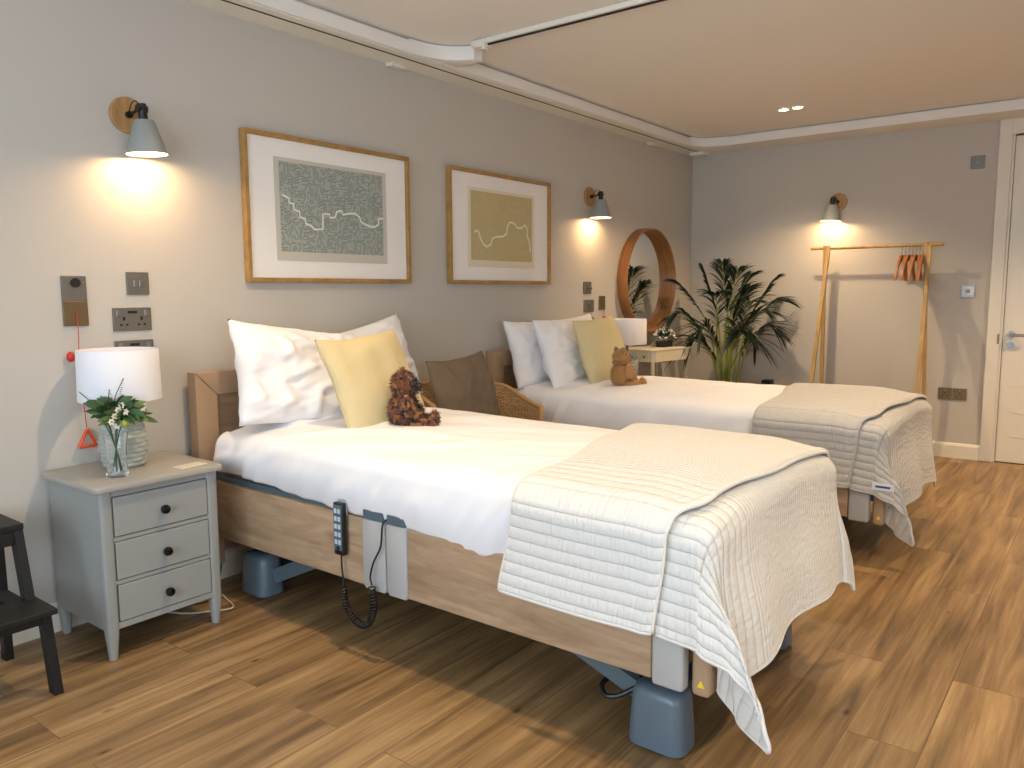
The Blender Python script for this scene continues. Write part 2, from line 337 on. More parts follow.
def prism(bm, pts, z0, z1, axis='z', bev=0.0):
    """extrude polygon pts (a,b) along axis; axis 'z': (x,y), 'x': (y,z), 'y': (x,z)"""
    def P(a, b, c): return {'z': (a, b, c), 'x': (c, a, b), 'y': (a, c, b)}[axis]
    lo = [bm.verts.new(P(a, b, z0)) for a, b in pts]; hi = [bm.verts.new(P(a, b, z1)) for a, b in pts]
    n = len(pts); fs = [bm.faces.new(lo), bm.faces.new(hi[::-1])]
    for i in range(n): fs.append(bm.faces.new((lo[i], hi[i], hi[(i+1) % n], lo[(i+1) % n])))
    bmesh.ops.recalc_face_normals(bm, faces=fs)
    if bev:
        es = list({e for f in fs[:2] for e in f.edges}); bmesh.ops.bevel(bm, geom=es, offset=bev, segments=2, profile=0.5, affect='EDGES')
def frame_of(d):
    d = Vector(d).normalized(); a = Vector((0, 0, 1)) if abs(d.z) < 0.9 else Vector((1, 0, 0))
    u = d.cross(a).normalized(); v = d.cross(u).normalized(); return u, v
def tube(bm, pts, r, seg=8, caps=True, mi=0):
    pts = [Vector(p) for p in pts]; rs = r if isinstance(r, (list, tuple)) else [r]*len(pts)
    rings = []; u = None
    for i, p in enumerate(pts):
        d = (pts[min(i+1, len(pts)-1)] - pts[max(i-1, 0)])
        if d.length < 1e-9: d = Vector((0, 0, 1))
        d.normalize()
        if u is None: u, v = frame_of(d)
        else:
            u = (u - d*u.dot(d));
            if u.length < 1e-6: u, v = frame_of(d)
            u.normalize()
        v = d.cross(u).normalized()
        rings.append([bm.verts.new(p + (u*math.cos(2*PI*k/seg) + v*math.sin(2*PI*k/seg))*rs[i]) for k in range(seg)])
    for a, b in zip(rings, rings[1:]):
        for k in range(seg):
            f = bm.faces.new((a[k], a[(k+1) % seg], b[(k+1) % seg], b[k])); f.material_index = mi
    if caps:
        f = bm.faces.new(rings[0][::-1]); f.material_index = mi; f = bm.faces.new(rings[-1]); f.material_index = mi
def cyl(bm, p0, p1, r0, r1=None, seg=24, mi=0): tube(bm, [p0, p1], [r0, r0 if r1 is None else r1], seg, True, mi)
def lathe(bm, prof, c=(0, 0, 0), seg=32, close=False, axis=None, mi=0):
    """prof: (r,z) list; axis matrix optional"""
    rings = []
    for r, z in prof:
        ring = []
        for k in range(seg):
            a = 2*PI*k/seg; p = Vector((r*math.cos(a), r*math.sin(a), z))
            if axis: p = axis @ p
            ring.append(bm.verts.new(p + Vector(c)))
        rings.append(ring)
    prs = list(zip(rings, rings[1:]))
    if close: prs.append((rings[-1], rings[0]))
    for a, b in prs:
        for k in range(seg):
            f = bm.faces.new((a[k], a[(k+1) % seg], b[(k+1) % seg], b[k])); f.material_index = mi
    return rings
def catmull(pts, n=8):
    pts = [Vector(p) for p in pts]; out = []
    P = [2*pts[0]-pts[1]] + pts + [2*pts[-1]-pts[-2]]
    for i in range(1, len(P)-2):
        for k in range(n):
            t = k/n; a, b, c, d = P[i-1], P[i], P[i+1], P[i+2]
            out.append(0.5*((2*b)+(c-a)*t+(2*a-5*b+4*c-d)*t*t+(3*b-a-3*c+d)*t**3))
    out.append(pts[-1]); return out
def grid_mesh(fn, nu, nv, uvfn=None, mi=0, bm=None):
    bm = bm or BM(); uvl = bm.loops.layers.uv.verify()
    vs = [[bm.verts.new(fn(i/nu, j/nv)) for j in range(nv+1)] for i in range(nu+1)]
    for i in range(nu):
        for j in range(nv):
            f = bm.faces.new((vs[i][j], vs[i+1][j], vs[i+1][j+1], vs[i][j+1])); f.material_index = mi
            for l, (a, b) in zip(f.loops, ((i, j), (i+1, j), (i+1, j+1), (i, j+1))):
                l[uvl].uv = uvfn(a/nu, b/nv) if uvfn else (a/nu, b/nv)
    return bm
def solidify(o, t, off=-1):
    m = o.modifiers.new('thickness', 'SOLIDIFY'); m.thickness = t; m.offset = off; return m
def subsurf(o, n=1):
    m = o.modifiers.new('smooth', 'SUBSURF'); m.levels = n; m.render_levels = n; return m
def ss(t): t = max(0, min(1, t)); return t*t*(3-2*t)
def lerp(a, b, t): return a+(b-a)*t
def keyed(keys, t):
    for (t0, v0), (t1, v1) in zip(keys, keys[1:]):
        if t <= t1: f = ss((t-t0)/(t1-t0)); return [lerp(a, b, f) for a, b in zip(v0, v1)]
    return keys[-1][1]

# ------------------------------------------------------------------ room shell
T = 0.12
b = BM(); box(b, XL-T, XF+T, YB-T, T, -0.1, 0); struct('floor', b, M['floor'])
b = BM(); box(b, XL-T, XF+T, YB-T, T, HM, HM+0.1); struct('ceiling', b, M['ceil'])
b = BM(); box(b, XL-T, XF+T, 0, T, 0, HM); struct('wall_head', b, M['wall'])
b = BM(); box(b, XF, XF+T, -2.30, 0, 0, HM); box(b, XF, XF+T, -3.20, -2.30, 2.27, HM); box(b, XF, XF+T, YB, -3.20, 0, HM); struct('wall_right', b, M['wall'])
b = BM(); box(b, XL-T, WIN_FILL[0], YB-T, YB, 0, HM); box(b, WIN_FILL[1], XF+T, YB-T, YB, 0, HM); box(b, WIN_FILL[0], WIN_FILL[1], YB-T, YB, 0, WIN_FILL[2]); box(b, WIN_FILL[0], WIN_FILL[1], YB-T, YB, WIN_FILL[3], HM); struct('wall_back', b, M['wall'])
b = BM()
for k in range(4): x = lerp(WIN_FILL[0], WIN_FILL[1]-.06, k/3); box(b, x, x+.06, YB-.09, YB-.03, WIN_FILL[2], WIN_FILL[3], .004)
for z in (WIN_FILL[2], WIN_FILL[3]-.06): box(b, WIN_FILL[0], WIN_FILL[1], YB-.088, YB-.032, z, z+.06, .004)
w2 = struct('window_fill', b, M['trim'])
b = BM(); box(b, WIN_FILL[0]+.05, WIN_FILL[1]-.05, YB-.064, YB-.058, WIN_FILL[2]+.05, WIN_FILL[3]-.05); obj('pane', b, M['pane'], w2)
b = BM(); box(b, XL-T, XL, YB, WIN[0], 0, HM); box(b, XL-T, XL, WIN[1], 0, 0, HM)
box(b, XL-T, XL, WIN[0], WIN[1], WIN[3], HM); box(b, XL-T, XL, WIN[0], WIN[1], 0, WIN[2]); struct('wall_left', b, M['wall'])
b = BM()
for y in (WIN[0], (WIN[0]+WIN[1])/2-0.03, WIN[1]-0.06): box(b, XL-0.09, XL-0.03, y, y+0.06, WIN[2], WIN[3], 0.004)
for z in (WIN[2], WIN[3]-0.06): box(b, XL-0.088, XL-0.032, WIN[0], WIN[1], z, z+0.06, 0.004)
wn = struct('window_1', b, M['trim'])
b = BM(); box(b, XL-0.064, XL-0.058, WIN[0]+.05, WIN[1]-.05, WIN[2]+.05, WIN[3]-.05); obj('pane', b, M['pane'], wn)
# dropped soffits along the head wall and the far wall
b = BM(); box(b, XL, XF, -0.205, 0, HC, HM-0.016, 0.003); box(b, XL, XF, -0.175, 0, HM-0.02, HM); struct('trim_1', b, M['ceil'])
b = BM(); box(b, 6.13, XF, YB, -0.20, HC, HM-0.010, 0.003); box(b, 6.16, XF, YB, -0.20, HM-.02, HM); struct('trim_2', b, M['ceil'])
def skirting(name, pts, axis, z1):
    b = BM(); prism(b, pts, z1[0], z1[1], axis); struct(name, b, M['trim'])
skirting('baseboard_head', [(0, 0), (-0.016, 0), (-0.016, 0.09), (-0.010, 0.105), (0, 0.108)], 'x', (XL, XF-0.016))
b = BM(); prism(b, [(XF, 0), (XF-0.016, 0), (XF-0.016, 0.09), (XF-0.010, 0.105), (XF, 0.108)], -2.262, 0, 'y'); struct('baseboard_right', b, M['trim'])
# door
b = BM()
box(b, XF+0.101, XF+0.13, -3.3, -2.2, 0, 2.4)  # unseen backing added behind the door to stop daylight leaking through gaps
box(b, XF-0.022, XF, -2.34, -2.262, 0, HM, 0.004); box(b, XF-0.022, XF, -3.22, -3.14, 0, HM, 0.004); box(b, XF-0.020, XF, -3.15, -2.33, 2.262, HC, 0.003)
box(b, XF, XF+0.10, -2.355, -2.335, 0, 2.27); box(b, XF, XF+0.10, -3.16, -3.14, 0, 2.27); struct('trim_3', b, M['trim'])
b = BM(); box(b, XF+0.006, XF+0.046, -3.135, -2.358, 0.006, 2.252, 0.002)
dr = struct('door_1', b, M['trim'])
b = BM()
for z in (0.36, 0.19):
    box(b, XF+0.0030, XF+0.0062, -3.05, -2.44, z, z+0.006)
for k in range(12): box(b, XF+0.0030, XF+0.0062, -3.05, -2.44, 0.55+0.13*k, 0.553+0.13*k)
obj('panel_groove', b, M['ceil'], dr)
b = BM(); cyl(b, (XF+0.006, -2.405, 0.905), (XF-0.004, -2.405, 0.905), 0.026); cyl(b, (XF-0.002, -2.405, 0.905), (XF-0.052, -2.405, 0.905), 0.010)
tube(b, [(XF-0.050, -2.400, 0.905), (XF-0.052, -2.46, 0.905), (XF-0.050, -2.52, 0.903)], [0.011, 0.010, 0.009], 12); obj('door_handle', b, M['chrome'], dr, True)
b = BM(); cyl(b, (XF+0.006, -2.405, 0.835), (XF-0.004, -2.405, 0.835), 0.025); cyl(b, (XF-0.004, -2.405, 0.835), (XF-0.016, -2.405, 0.835), 0.009); obj('thumb_turn', b, M['chrome'], dr, True)
b = BM(); box(b, XF-0.024, XF-0.020, -2.338, -2.326, 0.84, 0.91, 0.001); obj('strike_plate', b, M['brass'], dr)

# ------------------------------------------------------------------ hoist rails on the ceiling
def hoist():
    t = thing('ceiling_hoist_track', 'cream hoist housing with black slot running along the left wall top', 'hoist track', (3.2, -0.1, HC))
    b = BM(); box(b, XL+.02-3.2, 3.17, -0.090, 0.10, -0.006, -0.0005, 0.001); obj('cover_strip', b, M['track'], t)
    b = BM(); box(b, XL+.02-3.2, 3.12, -0.044, -0.035, -0.008, -0.002); obj('slot', b, M['slot'], t)
    b = BM()
    P = [(2.82, -.206), (2.88, -.209), (2.94, -.219), (2.99, -.235), (3.03, -.258), (3.065, -.29), (3.09, -.33), (3.105, -.375), (3.17, -.375), (3.17, -.206)]
    prism(b, [(x-3.2, y+.1) for x, y in P], 0.002, HM-HC-0.004, 'z', 0.003); obj('corner_housing', b, M['ceil'], t, True)
    b = BM()
    P = [(5.94, -.206), (6.02, -.22), (6.08, -.265), (6.11, -.34), (6.128, -.44), (6.129, -.206)]
    prism(b, [(x-3.2, y+.1) for x, y in P], 0.002, HM-HC-0.004, 'z', 0.003); obj('corner_housing', b, M['ceil'], t, True)
    for x in (2.86, 5.60):
        b = BM(); box(b, x-3.2, x-3.2+0.09, 0.050, 0.094, -0.022, -0.006, 0.003); cyl(b, (x-3.2-.004, .085, -.014), (x-3.2+.012, .085, -.014), .010, seg=12); obj('bracket', b, M['track'], t)
    b = BM(); box(b, 3.02, 3.14, -0.09, 0.03, -0.03, -0.006, 0.005); obj('end_cap', b, M['track'], t)
hoist()
t = thing('ceiling_hoist_gantry', 'thin white hoist rail crossing the ceiling towards the room', 'hoist rail', (3.07, -0.45, HM))
b = BM(); box(b, -0.008, 0.018, -3.6, 0.06, -0.024, -0.001, 0.003); obj('rail', b, M['track'], t)
b = BM(); box(b, 0.008, 0.017, -3.6, -0.01, -0.031, -0.024); obj('slot', b, M['slot'], t)
b = BM(); box(b, -0.02, 0.04, -0.035, 0.028, -0.04, -0.004, 0.005); cyl(b, (.0, -.015, -.04), (0, -.015, -.050), .010, seg=14); cyl(b, (.028, -.015, -.04), (.028, -.015, -.048), .008, seg=14); obj('end_stop', b, M['track'], t, True)

# ------------------------------------------------------------------ downlights
def downlight():
    t = thing('downlight', '', 'ceiling light')
    for s in (-1, 1):
        b = BM(); lathe(b, [(0.040, -0.001), (0.040, -0.006), (0.034, -0.008), (0.029, -0.004), (0.029, -0.001)], (0, s*.046, 0), 28); obj('bezel', b, M['track'], t, True)
        b = BM(); lathe(b, [(0.0285, -0.0030), (0.0005, -0.0032)], (0, s*.046, 0), 24); obj('lens', b, M['led'], t)
    return t
dl = downlight()
DL_LABELS = ['pair of warm recessed ceiling spots above the grey nightstand', 'pair of bright recessed ceiling spots seen near the far wall',
             'pair of recessed ceiling spots over the open floor before the near bed', 'added out-of-view pair of ceiling spots brightening the far bed', 'pair of recessed ceiling spots over the floor beside the door']
for i, (x, y, p) in enumerate(DOWN):
    o = dl if i == 0 else dup(dl)
    o.location = (x, y, HM); o['label'] = DL_LABELS[i]; o['group'] = 'recessed ceiling spots'
    l = bpy.data.lights.new('downlight_lamp', 'SPOT'); l.energy = p; l.color = WARM; l.spot_size = math.radians(125); l.spot_blend = 0.75; l.shadow_soft_size = 0.035
    lo = bpy.data.objects.new('downlight_lamp', l); C.objects.link(lo); lo.location = (x, y, HM-0.014)

# ------------------------------------------------------------------ wall lamps (built facing -Y, origin on the wall at the disc centre)
def wall_lamp(name, label, loc, rz, tx):
    t = thing(name, label, 'wall lamp', loc, rz, 'grey wall lamps on oak discs')
    b = BM(); R = Matrix.Rotation(PI/2, 3, 'X')
    lathe(b, [(0.001, 0), (0.064, 0), (0.066, 0.004), (0.066, 0.013), (0.062, 0.018), (0.001, 0.018)], (0, 0, 0), 40, axis=R); obj('mount_disc', b, M['oakdisc'], t, True)
    b = BM(); cyl(b, (0, -.018, 0.0), (0, -.032, 0.0), 0.013, seg=16); tube(b, [(0, -.03, 0.0), (0, -.072, 0.006), (.0, -.096, 0.012)], 0.0055, 8)
    cyl(b, (-.018+tx*.2, -.098, 0.012), (.018+tx*.2, -.098, 0.012), 0.015, seg=16)
    cyl(b, (tx*.2, -.098, 0.03), (tx*.3, -.100, -0.035), 0.016, seg=16)
    tube(b, catmull([(-.004, -.03, .004), (-.006, -.06, .036), (0, -.082, .040), (.004, -.098, .02)], 5), 0.0022, 6); obj('swivel_arm', b, M['black'], t, True)
    ax = Vector((tx, 0, -1)).normalized(); top = Vector((tx*.3, -.100, -0.028))
    q = Vector((0, 0, -1)).rotation_difference(ax).to_matrix()
    b = BM(); H = 0.122
    prof = [(0.001, 0), (0.033, 0), (0.037, -0.004), (0.072, -H), (0.0705, -H), (0.0345, -0.006), (0.001, -0.004)]
    lathe(b, prof[:4]+[(0.0712, -H)], top, 40, axis=q); sh = obj('shade', b, M['lampgrey'], t, True)
    b = BM(); lathe(b, [(0.0710, -H+.0004), (0.0345, -0.006), (0.001, -0.0045)], top, 40, axis=q); obj('shade_lining', b, M['lampin'], sh, True)
    bc = top + ax*0.070
    b = BM(); bmesh.ops.create_uvsphere(b, u_segments=16, v_segments=10, radius=0.024, matrix=Matrix.Translation(bc)); obj('bulb', b, M['bulb'], sh, 'all')
    l = bpy.data.lights.new('wall_lamp_light', 'POINT'); l.energy = LAMPW; l.color = (1.0, 0.64, 0.32); l.shadow_soft_size = 0.022
    lo = bpy.data.objects.new('wall_lamp_light', l); C.objects.link(lo); lo.parent = t; lo.location = top + ax*0.10
    return t
wall_lamp('wall_lamp', 'grey wall lamp on round oak disc above the nightstand, leftmost of three', (1.528, 0, 1.884), 0, 0.05)
wall_lamp('wall_lamp', 'grey wall lamp on round oak disc between the framed prints and mirror', (4.772, 0, 1.876), 0, 0.0)
wall_lamp('wall_lamp', 'grey wall lamp on oak disc on the far wall above the clothes rail', (XF, -1.218, 1.894), -PI/2, -0.06)

# ------------------------------------------------------------------ framed prints
def picture(x0, x1, z0, z1, label, mp, paper, river, pts, rv, rw):
    w, h = x1-x0, z1-z0
    t = thing('framed_print', label, 'picture', ((x0+x1)/2, 0, z0), 0)
    b = BM(); fw, d = 0.020, 0.034
    for (a, c, e, g) in ((-w/2, w/2, 0, fw), (-w/2, w/2, h-fw, h), (-w/2, -w/2+fw, fw, h-fw), (w/2-fw, w/2, fw, h-fw)): box(b, a, c, -d, -0.002, e, g, 0.0015, 1)
    obj('frame', b, M['frame'], t)
    b = BM(); box(b, -w/2+.01, w/2-.01, -0.016, -0.003, .01, h-.01); obj('mount_board', b, M['mount'], t)
    mx, mz = w*pts[0], h*pts[1]
    b = BM(); box(b, -w/2+mx, w/2-mx, -0.0185, -0.0155, mz, h-mz); pr = obj('print', b, paper, t)
    q = [(-w/2+mx*1.16, mz*1.42), (w/2-mx*1.16, mz*1.42), (w/2-mx*1.16, h-mz*1.18), (-w/2+mx*1.16, h-mz*1.18)]
    b = BM(); uvl = b.loops.layers.uv.verify(); f = b.faces.new([b.verts.new((a, -0.0190, c)) for a, c in q])
    for l, uv in zip(f.loops, ((0, 0), (1.3, 0), (1.3, 1), (0, 1))): l[uvl].uv = uv
    obj('map_area', b, mp, pr)
    b = BM(); X0, X1, Z0, Z1 = q[0][0], q[1][0], q[0][1], q[2][1]
    P = [(lerp(X0, X1, u), lerp(Z0, Z1, v)) for u, v in rv]
    pr_ = None
    for k, (a, c) in enumerate(P):
        a0, c0 = P[max(k-1, 0)]; a1, c1 = P[min(k+1, len(P)-1)]; L = math.hypot(a1-a0, c1-c0); nx, nz = -(c1-c0)/L*rw, (a1-a0)/L*rw
        cur = (b.verts.new((a-nx, -.0198, c-nz)), b.verts.new((a+nx, -.0198, c+nz)))
        if pr_: b.faces.new((pr_[0], cur[0], cur[1], pr_[1]))
        pr_ = cur
    obj('river_line', b, river, pr)
    b = BM(); box(b, -w/2+fw-.002, w/2-fw+.002, -0.0275, -0.0255, fw-.002, h-fw+.002); obj('glass', b, M['pane'], t)
R1 = [(0.02, .63), (.08, .60), (.08, .55), (.12, .54), (.12, .48), (.17, .46), (.17, .40), (.22, .38), (.22, .33), (.27, .31), (.30, .27), (.38, .28), (.385, .46), (.45, .46), (.45, .42), (.50, .43), (.52, .50), (.57, .52), (.58, .47), (.63, .49), (.70, .50), (.75, .46), (.76, .41), (.80, .38), (.85, .36), (.90, .35), (.95, .39), (.95, .46), (1.0, .47)]
R2 = [(0.05, .40), (.08, .43), (.12, .40), (.14, .32), (.18, .24), (.24, .20), (.30, .24), (.33, .33), (.40, .36), (.50, .37), (.56, .42), (.58, .54), (.62, .60), (.70, .58), (.74, .52), (.82, .53), (.88, .58), (.92, .50), (.91, .42), (.96, .30), (.97, .16)]
picture(2.004, 2.983, 1.268, 1.914, 'oak framed grey-green street map print, the larger-looking left one', M['map1'], M['paper1'], M['river1'], (.160, .150), R1, 0.0050)
picture(3.290, 4.266, 1.268, 1.914, 'oak framed pale ochre street map print beside the wall lamp', M['map2'], M['paper2'], M['river2'], (.170, .150), R2, 0.0055)

# ------------------------------------------------------------------ switches, sockets, call points
def plate(name, label, cat, loc, rz, w, h, mat, kind, group=None):
    t = thing(name, label, cat, loc, rz, group)
    b = BM(); box(b, -w/2, w/2, -0.008, -0.0003, -h/2, h/2, 0.0018, 2); obj('plate', b, mat, t)
    def part(nm, boxes, m, bev=0.001):
        b = BM()
        for q in boxes: box(b, *q, bev, 1)
        return obj(nm, b, m, t)
    if kind == 'double_switch':
        for s in (-1, 1): part('rocker', [(s*.011-.007, s*.011+.007, -.012, -.007, -.013, .013)], M['chrome'])
    if kind == 'single_switch': part('rocker', [(-.010, .010, -.012, -.007, -.006, .006)], M['chrome'])
    if kind == 'socket':
        for s in (-1, 1):
            part('rocker', [(s*.054-.008, s*.054+.008, -.012, -.007, .012, .034)], M['chrome'])
            part('pin_holes', [(s*.034-.004, s*.034+.004, -.0088, -.007, -.004, .010), (s*.034-.016, s*.034-.007, -.0088, -.007, -.024, -.017), (s*.034+.007, s*.034+.016, -.0088, -.007, -.024, -.017)], M['slot'], 0)
        part('usb_port', [(-.018, .018, -.0088, -.007, .022, .032)], M['slot'], 0)
    if kind == 'small_socket':
        part('rocker', [(-.006, .006, -.012, -.007, .014, .030)], M['chrome'])
        part('pin_holes', [(-.004, .004, -.0088, -.007, 0, .012), (-.018, -.009, -.0088, -.007, -.02, -.013), (.009, .018, -.0088, -.007, -.02, -.013)], M['slot'], 0)
    if kind == 'thermostat':
        part('face', [(-.036, .036, -.0115, -.0075, -.030, .030)], M['tag'], 0.001); part('screen', [(-.013, .013, -.0135, -.0112, -.012, .012)], M['screen'], 0)
    if kind == 'call':
        b = BM(); cyl(b, (.004, -.007, .02), (.004, -.014, .02), .017, seg=24); obj('call_button', b, M['slot'], t, True)
        for q in (-.026, .028): b = BM(); box(b, q, q+.008, -.0088, -.007, .018, .026); obj('indicator', b, M['chrome'], t)
    if kind == 'toggle':
        b = BM(); cyl(b, (-.005, -.007, 0), (-.005, -.012, 0), .012, seg=20); tube(b, [(-.005, -.01, 0), (.022, -.03, -.002)], .006, 8); obj('lever', b, M['nickel'], t, True)
    return t
plate('call_point', 'nickel nurse call plate with round black button on left wall', 'call point', (1.297, 0, 1.241), 0, .086, .090, M['nickel'], 'call')
plate('pull_cord_plate', 'bronze plate with red cord under the call button plate', 'call point', (1.297, 0, 1.151), 0, .086, .090, M['brass'], 'blank')
plate('light_switch', 'nickel double light switch above the lamp on the nightstand', 'light switch', (1.532, 0, 1.260), 0, .086, .086, M['nickel'], 'double_switch')
plate('wall_socket', 'nickel double wall socket with port just above the lampshade', 'socket', (1.503, 0, 1.124), 0, .148, .088, M['nickel'], 'socket')
plate('wall_socket', 'nickel socket plate mostly hidden behind the nearest white lampshade', 'socket', (1.505, 0, 1.000), 0, .148, .088, M['nickel'], 'socket')
plate('toggle_switch', 'small nickel plate with lever, top of the group by the second wall lamp', 'light switch', (4.755, 0, 1.245), 0, .100, .086, M['nickel'], 'toggle')
plate('wall_socket', 'nickel socket in the middle of the plates left of the mirror', 'socket', (4.775, 0, 1.117), 0, .128, .088, M['nickel'], 'small_socket')
plate('wall_socket', 'lowest nickel plate just above the yellow cushion of the far bed', 'socket', (4.775, 0, 0.995), 0, .128, .088, M['nickel'], 'small_socket')
plate('pull_cord_plate', 'plain bronze plate with short red cord beside the mirror', 'call point', (4.955, 0, 1.137), 0, .082, .100, M['brass'], 'blank')
plate('room_sensor', 'small nickel plate high on the far wall beside the door', 'switch', (XF, -2.140, 2.098), -PI/2, .086, .086, M['nickel'], 'single_switch')
plate('thermostat', 'white and chrome thermostat on the far wall near the door', 'thermostat', (XF, -2.128, 1.207), -PI/2, .088, .088, M['chrome'], 'thermostat')
plate('wall_socket', 'left of the two low bronze sockets near the door', 'socket', (XF, -2.020, .467), -PI/2, .088, .086, M['brass'], 'small_socket', 'low sockets by the door')
plate('wall_socket', 'right of the two low bronze sockets, nearest the door frame', 'socket', (XF, -2.115, .467), -PI/2, .088, .086, M['brass'], 'small_socket', 'low sockets by the door')
t = thing('emergency_pull', 'red emergency pull cord with orange triangle beside the white lampshade', 'pull cord', (1.297, -.012, 1.16))
b = BM(); tube(b, catmull([(0, 0, 0), (-.002, -.008, -.10), (-.010, -.010, -.20), (-.004, -.014, -.32), (.0, -.018, -.428)], 6), .0016, 6); obj('cord', b, M['red'], t)
b = BM(); bmesh.ops.create_uvsphere(b, u_segments=14, v_segments=10, radius=.014, matrix=Matrix.Translation((-.034, -.008, -.164))@Matrix.Diagonal((1, 1, 1.35, 1))); obj('bead', b, M['red'], t, 'all')
b = BM(); tri = [(0, -.018, -.432), (-.031, -.018, -.494), (.031, -.018, -.494)]
tube(b, [tri[0], tri[1]], .0062, 8); tube(b, [tri[1], tri[2]], .0062, 8); tube(b, [tri[2], tri[0]], .0062, 8); obj('triangle_handle', b, M['orange'], t, True)
t = thing('emergency_pull', 'short red pull cord hanging above the far yellow cushion', 'pull cord', (4.965, -.012, 1.10))
b = BM(); tube(b, [(0, 0, 0), (-.004, -.004, -.05), (-.006, -.006, -.30)], .0018, 6); obj('cord', b, M['red'], t)
b = BM(); bmesh.ops.create_uvsphere(b, u_segments=12, v_segments=8, radius=.016, matrix=Matrix.Translation((.0, -.008, -.075))); obj('bead', b, M['red'], t, 'all')

# ------------------------------------------------------------------ nightstand
def nightstand(name, label, loc, rz=0):
    t = thing(name, label, 'nightstand', loc, rz)
    w, D0, D1 = 0.211, -0.200, 0.190     # half width, front y, back y (origin = centre on floor)
    def legprof(b, x, y, out):
        s = 0.042; pts = []
        for z, k, o in ((0.0, 0.026, out*0.0), (0.10, 0.040, 0), (0.576, 0.042, 0)):
            cx = x; pts.append([b.verts.new((x+o+dx*k/2+(0.5*(s-k))*(1 if x > 0 else -1)*0, y+dy*k/2, z)) for dx, dy in ((-1, -1), (1, -1), (1, 1), (-1, 1))])
        for a, c in zip(pts, pts[1:]):
            for i in range(4): b.faces.new((a[i], a[(i+1) % 4], c[(i+1) % 4], c[i]))
        b.faces.new(pts[0][::-1]); b.faces.new(pts[-1])
        bmesh.ops.bevel(b, geom=[e for e in b.edges if abs(e.verts[0].co.z-e.verts[1].co.z) > .05], offset=0.010, segments=3, profile=0.5, affect='EDGES')
    for x in (-w+.021, w-.021):
        for y in (D0+.021, D1-.021):
            b = BM(); legprof(b, x, y, 0.004 if x > 0 else -0.004); obj('leg', b, M['nsgrey'], t, True)
    b = BM()
    for s in (-1, 1): box(b, s*(w-.006)-.006, s*(w-.006)+.006, D0+.03, D1-.03, .105, .576)
    box(b, -w+.03, w-.03, D1-.014, D1-.004, .105, .576)
    for z0, z1 in ((.556, .576), (.404, .418), (.256, .270), (.104, .126)): box(b, -w+.03, w-.03, D0+.004, D0+.02, z0, z1, 0.001, 1)
    obj('carcass', b, M['nsgrey'], t)
    b = BM(); box(b, -w+.02, w-.02, D0+.014, D1-.02, .11, .57); obj('inner_box', b, M['gap'], t)
    for z0, z1 in ((.421, .553), (.273, .401), (.129, .253)):
        b = BM(); box(b, -w+.044, w-.044, D0+.001, D0+.019, z0, z1, .0015, 1); d = obj('drawer', b, M['nsgrey'], t)
        b = BM(); R = Matrix.Rotation(PI/2, 3, 'X')
        lathe(b, [(.0005, -.0), (.007, 0), (.007, .010), (.015, .014), (.0165, .020), (.014, .027), (.006, .030), (.0005, .030)], (0, D0+.001, (z0+z1)/2-.006), 24, axis=R); obj('knob', b, M['knob'], d, True)
    b = BM(); n = []
    X, Y0, Y1, r = w+.022, D0-.022, D1+.010, .03
    for cx, cy, a0 in ((X-r, Y1-r, 0), (-X+r, Y1-r, 90), (-X+r, Y0+r, 180), (X-r, Y0+r, 270)):
        for k in range(7): a = math.radians(a0+15*k); n.append((cx+r*math.cos(a), cy+r*math.sin(a)))
    prism(b, n, .578, .600, 'z', 0.005); obj('top', b, M['nstop'], t, True)
    return t
NS = nightstand('nightstand', 'grey painted nightstand with three drawers and black knobs beside near bed', (1.362, -0.218, 0))
n2 = dup(NS); n2.location = (4.955, -0.215, 0); n2['label'] = 'grey nightstand hidden behind the far bed under its lamp'

# ------------------------------------------------------------------ table lamps
def table_lamp(name, label, loc):
    t = thing(name, label, 'table lamp', loc, 0, 'drum shade table lamps')
    # ribbed ceramic drum: displaced lathe
    def f(u, v):
        a = 2*PI*u; z = 0.001+v*0.186
        r = lerp(.070, .080, ss(v*2.2)) if v < .45 else lerp(.080, .066, ss((v-.45)/.55))
        if v < 0.03: r = .066+.004*v/.03
        row = math.floor(v*11); r += 0.0042*abs(math.sin(9*a*.5*2/2 + (row % 2)*PI/2))*math.sin(PI*((v*11) % 1)) if .04 < v < .97 else 0
        return Vector((r*math.cos(a), r*math.sin(a), z))
    b = grid_mesh(f, 108, 66); bmesh.ops.remove_doubles(b, verts=b.verts, dist=1e-5)
    lathe(b, [(.0662, .187), (.05, .192), (.012, .193)], (0, 0, 0), 36); lathe(b, [(.066, .001), (.001, .001)], (0, 0, 0), 36)
    obj('base', b, M['ceramic'], t, True)
    b = BM(); cyl(b, (0, 0, .19), (0, 0, .245), .010, seg=16); cyl(b, (0, 0, .245), (0, 0, .29), .017, seg=16)
    for k in range(3): a = 2*PI*k/3; tube(b, [(0, 0, .25), (.136*math.cos(a), .136*math.sin(a), .25)], .0018, 6)
    obj('fitting', b, M['nickel'], t, True)
    b = BM(); bmesh.ops.create_uvsphere(b, u_segments=14, v_segments=10, radius=.028, matrix=Matrix.Translation((0, 0, .32))); obj('bulb', b, M['lampin'], t, 'all')
    b = BM(); lathe(b, [(.137, .245), (.138, .2435), (.1385, .245), (.1345, .422), (.1338, .4235), (.133, .422), (.1365, .245)], (0, 0, 0), 64); obj('shade', b, M['shade'], t, True)
    return t
table_lamp('table_lamp', 'white drum table lamp with grey textured base on the near nightstand', (1.362, -0.165, .600))
table_lamp('table_lamp', 'white drum table lamp beside the teddy bear at the far bed', (4.985, -0.20, .600))

